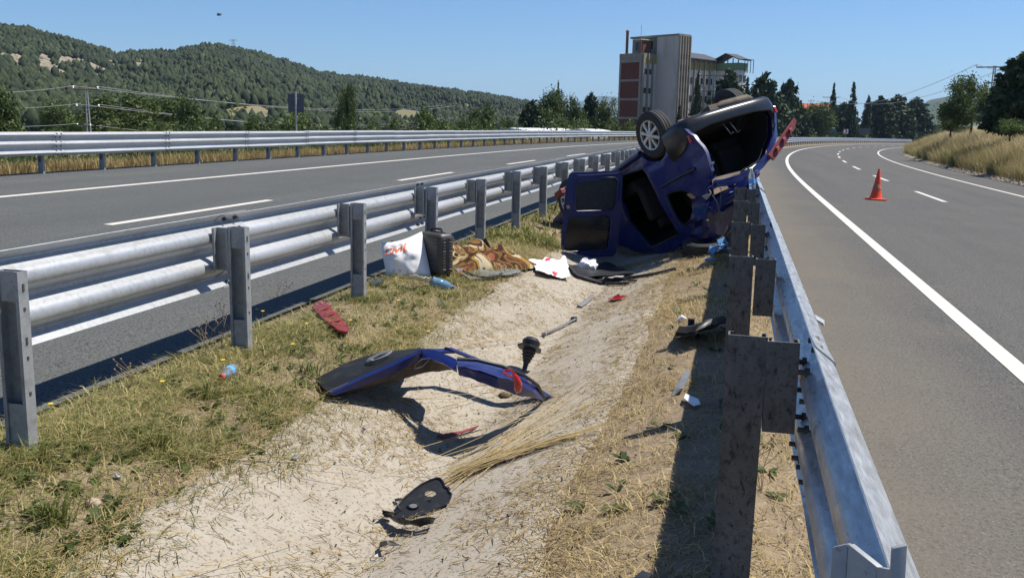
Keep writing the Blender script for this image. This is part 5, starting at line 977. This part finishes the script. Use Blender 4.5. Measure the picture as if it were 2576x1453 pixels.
# flat and crumpled white bags
def sheet_thing(name,label,cat,px4,m,amp,fr,up=.02,seed=1,n=9,th=.003,mname='film'):
    c=[gnd(x,y,up) for x,y in px4]; o=thing(name,label,cat,np.mean(c,0)-[0,0,up]); r=np.array(o.location[:])
    P=resample(np.array([[c[0],c[1]],[c[3],c[2]]]),n); P[...,2]+=amp*np.clip(fbm(P[...,0]*fr,P[...,1]*fr,seed,3)-.25,0,1); P[...,0]+=(fbm(P[...,1]*fr,P[...,0]*fr,seed+3,2)-.5)*amp; mb=MB(); mb.sheet((P-r)[::-1],th); mb.build(mname,m,o,smooth=60); return o,P-r
o,Pw=sheet_thing('carrier_bag','empty white carrier bag with red stripes lying right of the blanket','bag',[(1338,658),(1418,655),(1440,706),(1352,690)],M['plastic_bag'],.13,6,.02,4,18)
for fu,fv in ((.42,.15),(.55,.78)):
    i,j=int(fv*18),int(fu*18); mb=MB(); mb.sheet((Pw[i:i+4,j:j+3]+[0,-.004,.007])[::-1],.002); mb.build('print',M['bag_red'],o)
c=gnd(1475,682); mb=MB(); iv2=bmesh.new(); bmesh.ops.create_icosphere(iv2,subdivisions=3,radius=1)
vs=[np.array(v.co)*np.array([.13,.10,.11])*(1+1.3*(float(fbm(v.co.x*4+5+v.co.z*2,v.co.y*4+v.co.z*3,6,4))-.5)) for v in iv2.verts]; fs=[tuple(v.index for v in f.verts) for f in iv2.faces]; iv2.free(); mb.add(vs,fs); o=mb.build('plastic_bag',M['plastic_bag'],smooth=60); o.location=c+[0,0,.05]; tag(o,'small scrunched white bag on the dark strips','bag')
sheet_thing('plastic_film','thin clear grey film beside the dark strips','film',[(1500,688),(1555,686),(1572,699),(1508,703)],M['grey_print'],.05,16,.04,9,10)
# dark mats and rubber strips
o,_=sheet_thing('floor_mat','grey car floor mat poking out from under the blanket','car part',[(1145,682),(1290,676),(1316,690),(1180,708)],M['grey_plastic'],.05,6,.012,12,8,.008,'mat')
r=np.array(o.location[:]); mb=MB(); mb.tube([gnd(x,y,.035)-r for x,y in ((1165,682),(1190,692),(1222,697),(1250,694),(1262,688))],.014,8); mb.build('rim',M['black_plastic'],o,smooth=60)
for k,(pts,lb) in enumerate([([(1432,672),(1450,694),(1500,706),(1560,702),(1640,690),(1700,676)],'long black rubber strip curving under the wreck'),([(1440,686),(1470,700),(1520,713),(1580,712)],'shorter black rubber strip in front of the long one'),([(1490,700),(1540,698),(1600,706)],'thin black seal between the rubber strips')]):
    q=[gnd(x,y,.02) for x,y in pts]; o=thing('rubber_strip',lb,'car part',q[0]); r=np.array(o.location[:]); qq=np.array(q)-r; t=np.linspace(0,len(qq)-1,24); qq=np.stack([np.interp(t,np.arange(len(qq)),qq[:,i]) for i in range(3)],1); mb=MB(); mb.tube(qq,[.022,.018,.012][k],8); mb.build('seal',M['rubber'],o,smooth=60)
sheet_thing('floor_mat','black mat lying between the white bags and the wreck','car part',[(1425,668),(1530,664),(1600,690),(1465,700)],M['black_plastic'],.05,7,.008,22,8,.006,'mat')
mb=MB(); c=gnd(1216,628); mb.add([c+[-.09,0,0],c+[.09,.02,.02],c+[.02,.0,.16],c+[-.09,.03,0],c+[.09,.05,.02],c+[.02,.03,.16]],[(0,1,2),(5,4,3),(0,3,4,1),(1,4,5,2),(2,5,3,0)]); tag(mb.build('plastic_shard',M['black_plastic'],bevel=.004),'black triangular shard standing behind the blanket','car part')
# small parts in the ditch
o,q=flat('metal_plate',[(1451,766),(1488,741),(1497,744),(1463,770)],'small grey oblong plate in the middle of the ditch','car part',M['grey_plastic'],.025,.015)
o,q=flat('lens_shard',[(1528,752),(1545,744),(1556,738),(1560,743),(1578,743),(1560,750),(1545,753)],'bright red lens shard on the right slope of the ditch','car part',M['red_lens'],.035,.008)
o,q=flat('paint_flake',[(910,1073),(920,1078),(914,1081)],'tiny blue paint flake below the tailgate shadow','car part',M['blue_dust'],.01,.004,bev=0)
o,q=flat('lens_shard',[(1100,1092),(1160,1082),(1205,1068),(1190,1077),(1150,1090),(1110,1098)],'dark red lens strip in the shadow of the tailgate','car part',M['red_plastic'],.02,.008)
a=gnd(1368,840,.02); b=gnd(1450,801,.03); rd=thing('steel_rod','thin dark rod lying along the ditch','car part',a); r=np.array(rd.location[:]); mb=MB(); mb.tube([a-r,(a+b)/2-r,b-r],.011,8); mb.build('rod',M['grey_plastic'],rd,smooth=60); c=gnd(1443,803,.03)-r; mb=MB(); mb.box(c,(.06,.07,.05)); mb.build('clamp',M['black_plastic'],rd,bevel=.008); mb=MB(); mb.lathe([(0,-.02),(.018,-.02),(.018,.02),(0,.02)],10,Matrix.Translation(Vector(a-r))@Matrix.Rotation(1.2,4,'Y')); mb.build('joint',M['grey_plastic'],rd)
# drive shaft with rubber boot
a=gnd(1331,880,.15); b=gnd(1318,932,.03); ds=thing('drive_shaft','black drive shaft end with a rubber boot in the ditch','car part',gnd(1322,925)); r=np.array(ds.location[:]); d=b-a; Lg=float(np.linalg.norm(d)); Mx=Matrix.Translation(Vector(a-r))@Vector(d).to_track_quat('Z','Y').to_matrix().to_4x4()
mb=MB(); mb.lathe([(0,0),(.052,0),(.055,.02),(.044,.03),(.050,.045),(.038,.055),(.042,.07),(.030,.08),(.033,.095),(.022,.11),(.020,.12)],20,Mx); mb.build('boot',M['rubber'],ds,smooth=50)
mb=MB(); mb.lathe([(.016,.10),(.016,Lg-.10),(.020,Lg-.09),(.020,Lg),(0,Lg)],14,Mx); mb.build('shaft',M['black_plastic'],ds,smooth=50)
op=[(.10,.0),(.085,.06),(.04,.10),(-.03,.105),(-.085,.06),(-.095,-.01),(-.06,-.075),(.0,-.09),(.03,-.06),(.075,-.065)]
mb=plate([op],lambda p:Mx@V(p[0],p[1],-.004+.02*p[0]),lambda p:Mx@V(p[0],p[1],-.02+.02*p[0])); mb.build('flange_plate',M['black_plastic'],ds)
mb=MB(); mb.lathe([(.06,-.02),(.075,-.07),(.05,-.10),(0,-.10)],14,Mx); mb.build('housing',M['black_plastic'],ds,smooth=50)
# black perforated bracket in the foreground
def k3(cx,cy): return ((1280+cx/3.763)/1.36699,(1600+cy/3.763)/1.36699)
br=thing('plastic_bracket','broken black plastic bracket with round holes at the end of the straw','car part',gnd(1050,1290)); r=np.array(br.location[:])
def bm3(dz):
    def f(p):
        x,y=k3(*p); return at_y(x,y,4.09+.20*(640-p[1])/450+dz)-r
    return f
sc3=lambda L:[((x-640)*1.16+640,(y-440)*1.16+440) for x,y in L]
out=[(800,195),(835,197),(862,218),(890,262),(893,290),(935,312),(945,350),(972,372),(960,420),(930,475),(850,520),(760,560),(660,600),(560,622),(440,640),(360,642),(322,612),(345,590),(405,552),(372,512),(368,488),(430,430),(500,370),(560,320),(640,262),(730,220)]
ell=lambda cx,cy,a,b,n=14:[(cx+a*math.cos(t),cy+b*math.sin(t)) for t in np.linspace(0,2*math.pi,n,endpoint=False)]
out=sc3(out); plate([out,ell(750,362,74,37),ell(735,454,34,20)],bm3(0),bm3(.05)).build('plate',M['black_plastic'],br)
f=bm3(-.004); mb=MB(); mb.tube([f(p) for p in ell(530,515,66,36)+[ell(530,515,66,36)[0]]],.006,6,cap=False); mb.tube([f(p) for p in out+[out[0]]],.005,5,cap=False); mb.build('rim',M['black_plastic'],br,smooth=60)
mb=plate([ell(530,515,52,28)],bm3(-.012),bm3(.0)); mb.build('boss',M['grey_plastic'],br)
P=resample(np.array([[gnd(*k3(120,600),.03)-r,gnd(*k3(330,680),.085)-r,gnd(*k3(560,700),.085)-r,gnd(*k3(815,670),.08)-r],[gnd(*k3(170,660),.02)-r,gnd(*k3(380,760),.02)-r,gnd(*k3(620,800),.015)-r,gnd(*k3(790,740),.02)-r]]),4); P[...,2]+=(fbm(P[...,0]*20,P[...,1]*20,3,2)-.5)*.03; mb=MB(); mb.sheet(P,.006); mb.build('shell',M['black_plastic'],br,smooth=30)
mb=MB(); mb.add([gnd(*k3(120,570),.06)-r,gnd(*k3(250,650),.02)-r,gnd(*k3(300,600),.05)-r,gnd(*k3(140,640),.01)-r],[(0,1,2),(0,3,1),(0,2,3),(1,3,2)]); mb.build('spike',M['black_plastic'],br)
for q in (((280,430),(330,415),(440,420),(300,465)),((905,300),(990,265),(1015,305),(930,335))):
    f=bm3(.03); g_=bm3(.045); mb=plate([list(q)],f,g_); mb.build('lug',M['black_plastic'],br)
pc=thing('plastic_shard','small folded black shard at the bottom of the ditch','car part',gnd(980,1378)); r=np.array(pc.location[:]); K3=lambda x,y,u:gnd(*k3(x,y),u)-r
mb=MB(); mb.sheet(resample(np.array([[K3(85,1060,.0),K3(95,990,.045)],[K3(190,900,.05)*0+K3(200,1020,.06),K3(180,960,.085)],[K3(385,1025,.01),K3(250,985,.06)]]),3),.006); mb.build('shell',M['black_plastic'],pc,smooth=30)
c=gnd(944,1404,.006); mb=MB(); mb.add([c+[-.012,0,.006],c+[.012,.004,.012],c+[.006,.014,.02],c+[-.01,.012,.01],c+[0,.006,.002]],[(0,1,2,3),(0,4,1),(1,4,2),(2,4,3),(3,4,0)]); tag(mb.build('foil_scrap',M['ins']),'tiny shiny scrap near the folded black shard','litter')
# black bumper fragment on the right bank
bf=thing('bumper_fragment','broken black bumper piece lying by the right posts','car part',gnd(1740,838)); r=np.array(bf.location[:])
rows=[[gnd(1695,846,.01),gnd(1740,842,.02),gnd(1790,826,.03),gnd(1828,812,.04)],[gnd(1697,838,.12),gnd(1742,832,.16),gnd(1788,818,.17),gnd(1828,806,.14)],[gnd(1705,822,.17),gnd(1750,814,.21),gnd(1795,800,.20),gnd(1832,790,.16)],[gnd(1730,822,.05),gnd(1765,812,.08),gnd(1803,800,.08),gnd(1836,790,.08)]]
P=resample(np.array(rows)-r,4); P+=(fbm(P[...,0]*14,P[...,1]*14,31,3)[...,None]-.5)*.05; mb=MB(); mb.sheet(P[::-1],.006); mb.build('skin',M['black_plastic'],bf,smooth=28)
mb=MB(); mb.box(gnd(1738,812,.15)-r,(.05,.04,.07)); mb.build('clip',M['black_plastic'],bf,bevel=.006); mb=MB(); mb.sheet(resample(np.array([[gnd(1696,846,.03)-r,gnd(1722,842,.05)-r],[gnd(1700,832,.10)-r,gnd(1728,826,.12)-r]]),3),.006); mb.build('torn_edge',M['grey_plastic'],bf)
c=gnd(1703,806,.02); mb=MB(); mb.tube([c,c+[.04,.0,.03],c+[.08,-.02,.02]],[.012,.025,.008],8); tag(mb.build('foam_scrap',M['plastic_bag'],smooth=60),'white foam scrap beside the bumper piece','litter')
# curved grey strip and plate on the right bank
gs=thing('trim_strip','curved grey trim strip at the edge of the rail shadow','car part',gnd(1708,975)); r=np.array(gs.location[:])
a=[gnd(1688,994,.01)-r,gnd(1697,975,.04)-r,gnd(1712,950,.05)-r,gnd(1722,930,.04)-r]; b=[gnd(1702,990,.01)-r,gnd(1716,976,.04)-r,gnd(1730,952,.05)-r,gnd(1736,932,.03)-r]; mb=MB(); mb.sheet(resample(np.array([a,b]),4),.008); mb.build('strip',M['grey_plastic'],gs,smooth=30)
flat('metal_plate',[(1719,1000),(1724,988),(1756,1002),(1762,1014),(1745,1019)],'bent pale grey plate in the rail shadow','car part',M['ins'],.04,.006)
flat('plastic_shard',[(1590,1453),(1615,1432),(1640,1440),(1625,1460)],'dark shard at the bottom edge beside the rail shadow','car part',M['black_plastic'],.04,.02)
# spare tyre and blue plastic bag by the rail
c=gnd(1772,640); ty=thing('tyre','black tyre lying flat behind the right posts','tyre',c+[.02,.08,.09]); o=inst('tread',TY,ty,rot=(.12,-.10,0)); 
o,_=sheet_thing('plastic_bag','torn pale blue plastic bag by the flat tyre','bag',[(1785,632),(1835,616),(1836,640),(1792,652)],M['pet_blue'],.25,9,.10,14,8)
c=gnd(1785,652,.03); mb=MB(); mb.box(c,(.12,.05,.03)); tag(mb.build('blue_scrap',M['label_blue'],bevel=.01),'bright blue scrap at the edge of the torn bag','litter')
# scraps by the carrier bag, foil and stones
flat('plastic_shard',[(926,708),(945,698),(968,700),(960,712),(938,716)],'black shard left of the printed carrier bag','car part',M['black_plastic'],.03,.02)
p=at_y(985,606,9.02); mb=MB(); mb.tube([p,p+[.0,0,-.03],p+[.03,.0,-.09]],[.015,.03,.03],10); tag(mb.build('plastic_scrap',M['cap_blue'],smooth=60),'dark blue scrap showing above the left corner of the bag','litter')
def lump(name,c,rx,ry,rz,m,label,cat,seed,rough=.5):
    b=bmesh.new(); bmesh.ops.create_icosphere(b,subdivisions=2,radius=1); vs=[np.array(v.co)*np.array([rx,ry,rz])*(1+rough*(float(fbm(v.co.x*2.3+seed,v.co.y*2.3+v.co.z*1.7,seed,3))-.5)*2) for v in b.verts]; fs=[tuple(v.index for v in f.verts) for f in b.faces]; b.free(); mb=MB(); mb.add(vs,fs); o=mb.build(name,m,smooth=35); o.location=c; return tag(o,label,cat)
lump('foil_scrap',gnd(295,1195,.012),.022,.018,.012,M['zinc'],'crumpled foil in the grass at the lower left','litter',3,.8); lump('stone',gnd(235,1264,.012),.035,.028,.02,M['board'],'pale stone in the grass at the lower left','stone',5,.3)
lump('dirt_clod',gnd(1272,992,.02),.05,.04,.03,M['soil'],'brown clod under the right end of the tailgate','clod',6,.4); lump('foil_scrap',gnd(742,1150,.012),.020,.015,.010,M['zinc'],'grey crumpled scrap left of the tailgate shadow','litter',8,.8)
lump('dirt_clod',gnd(445,965,.012),.04,.025,.015,M['soil'],'dark clod left of the red capped bottle','clod',9,.5)
# traffic cone
c=np.array([3.62,25.9,zright(3.62)+float(crest(25.9))]); cn=thing('traffic_cone','orange traffic cone with a worn band standing on the right carriageway','traffic cone',c,.3)
mb=MB(); mb.prism([(-.21,-.21),(.21,-.21),(.21,.21),(-.21,.21)],2,0,.045); mb.build('base',M['orange'],cn,smooth=40,bevel=.02)
mb=MB(); mb.lathe([(.175,.04),(.150,.08),(.112,.27),(.110,.28),(.086,.40),(.085,.41),(.028,.80),(.022,.82),(.0,.825)],28); mb.build('body',M['orange'],cn,smooth=40); mb=MB(); mb.lathe([(.1125,.28),(.1140,.282),(.0900,.402),(.0885,.404)],28); mb.build('band',M['reflect'],cn,smooth=40); cn.rotation_euler=(0,.03,.3)
# reflector tab on the right rail
p=at_y(2062,800,3.72); rt=thing('rail_tab','small bent metal tab on top of the right rail','bracket',p); mb=MB(); mb.box((0,0,-.006),(.035,.09,.006),Matrix.Rotation(.5,4,'Y')); mb.build('plate',M['zinc'],rt,bevel=.002); mb=MB(); mb.sheet(np.array([[(-.014,-.04,.0),(-.012,.03,.002)],[(.015,-.045,-.02),(.02,.03,-.012)]]),.004); mb.build('fold',M['zinc_post'],rt)
# dry weeds and dandelions by the left posts
def dry_weed(x,y,label,n,hm,seed,purple=True):
    rs=random.Random(seed); c=gnd(x,y); o=thing('dry_weed',label,'weed',c,group='dry weeds'); mb=MB(); tips=[]
    for i in range(n):
        a=rs.uniform(0,6.28); L=hm*rs.uniform(.6,1.); d=np.array([math.cos(a)*.35,math.sin(a)*.35,1]); p=[np.zeros(3)]
        for k in range(4): p.append(p[-1]+d*L/4/np.linalg.norm(d)+np.array([rs.uniform(-.02,.02),rs.uniform(-.02,.02),0]))
        mb.tube(p,[.0022,.0018,.0016,.0013,.001],4); tips.append(p[-1])
        for k in (2,3):
            b=rs.uniform(0,6.28); e=p[k]+np.array([math.cos(b)*.08,math.sin(b)*.08,.07]); mb.tube([p[k],e],.0012,4); tips.append(e)
    mb.build('stem',M['straw_plain'],o); mb=MB()
    for t in tips: mb.lathe([(0,-.006),(.006,0),(.005,.006),(0,.008)],6,Matrix.Translation(Vector(t)))
    mb.build('seed_heads',M['flower'] if purple else M['straw_plain'],o)['kind']='stuff'
M['straw_plain']=mat('dry_stem',(.27,.20,.10),.9); M['flower']=mat('purple_flower',(.32,.14,.30),.8); M['yellow']=mat('yellow_petal',(.75,.55,.03),.7)
dry_weed(560,880,'thin purple flowered weed in front of the second post',5,.42,1); dry_weed(520,905,'dry branching stalks left of the second post',5,.30,2,False); dry_weed(330,985,'low dry stalks by the asphalt edge at left',6,.18,3,False); dry_weed(1150,640,'dry seeded stalks behind the suitcase',8,.20,4,False); dry_weed(1225,600,'dry stalks at the third post from the suitcase',8,.18,5,False); dry_weed(1845,862,'pink flowered stalk behind the nearest right post',2,.20,6); dry_weed(1915,1240,'weed stalk between the right post and beam',4,.35,7,False); dry_weed(700,770,'sparse stalk between the second and third posts',3,.22,8)
def dandelion(x,y):
    c=gnd(x,y); o=thing('dandelion','small yellow flower in the grass of the left bank','flower',c,group='yellow flowers'); h=R_.uniform(.05,.11); mb=MB(); mb.tube([(0,0,0),(.006,0,h)],.0016,5); mb.build('stem',M['straw_plain'],o); mb=MB(); mb.lathe([(0,h),(.008,h+.001),(.014,h+.008),(.0,h+.009)],9,Matrix.Translation((.006,0,0))); mb.build('petals',M['yellow'],o)
for x,y in ((128,1050),(388,918),(408,1000),(645,800),(660,815),(735,890),(770,850),(880,840),(1000,780),(1075,850),(560,945)): dandelion(x,y)

# crumbs of window glass under the wreck and dark crumbs of plastic through the ditch
def crumbs(name,label,pts,r0,r1,m,cat):
    n=len(pts); r=RS.uniform(r0,r1,n); Vv=(pts[:,None]+oc[None]*r[:,None,None]*RS.uniform(.5,1.5,(n,6,1))).reshape(-1,3); F=(np.arange(n)[:,None,None]*6+F0[None]).reshape(-1,3); tag(mesh_np(name,Vv,F,m),label,cat,kind='stuff')
def on_ditch(s,o): return np.stack(rp(s,o,gz(o)+np.where((o>-2.4)&(o<-.68),.036,.012)),1)
n=700; s=RS.normal(11.2,.7,n); o=np.clip(RS.normal(-1.25,.42,n),-2.4,-.2); M['crumb']=mat('glass_crumbs',(.55,.65,.62),.15,spec=.6); crumbs('glass_crumbs','pale crumbs of window glass under the wreck',on_ditch(s,o),.003,.008,M['crumb'],'glass')
n=320; s=1.8+9*RS.rand(n)**1.2; o=RS.uniform(-2.4,-.4,n); crumbs('plastic_crumbs','dark crumbs scattered through the ditch',on_ditch(s,o),.003,.011,M['black_plastic'],'debris')
# ------------------------------------------------------------------ air
mb=MB(); mb.box((0,0,211),(29000,29000,438)); M['air']=bpy.data.materials.new('air'); M['air'].use_nodes=True; nt=M['air'].node_tree; nt.nodes.clear()
pv=nt.nodes.new('ShaderNodeVolumePrincipled'); pv.inputs['Color'].default_value=(.55,.76,1,1); pv.inputs['Density'].default_value=.8e-4; pv.inputs['Anisotropy'].default_value=.2
ot=nt.nodes.new('ShaderNodeOutputMaterial'); nt.links.new(pv.outputs[0],ot.inputs['Volume'])
tag(mb.build('haze',M['air']),'thin bluish haze filling the air over the valley','haze',kind='stuff')
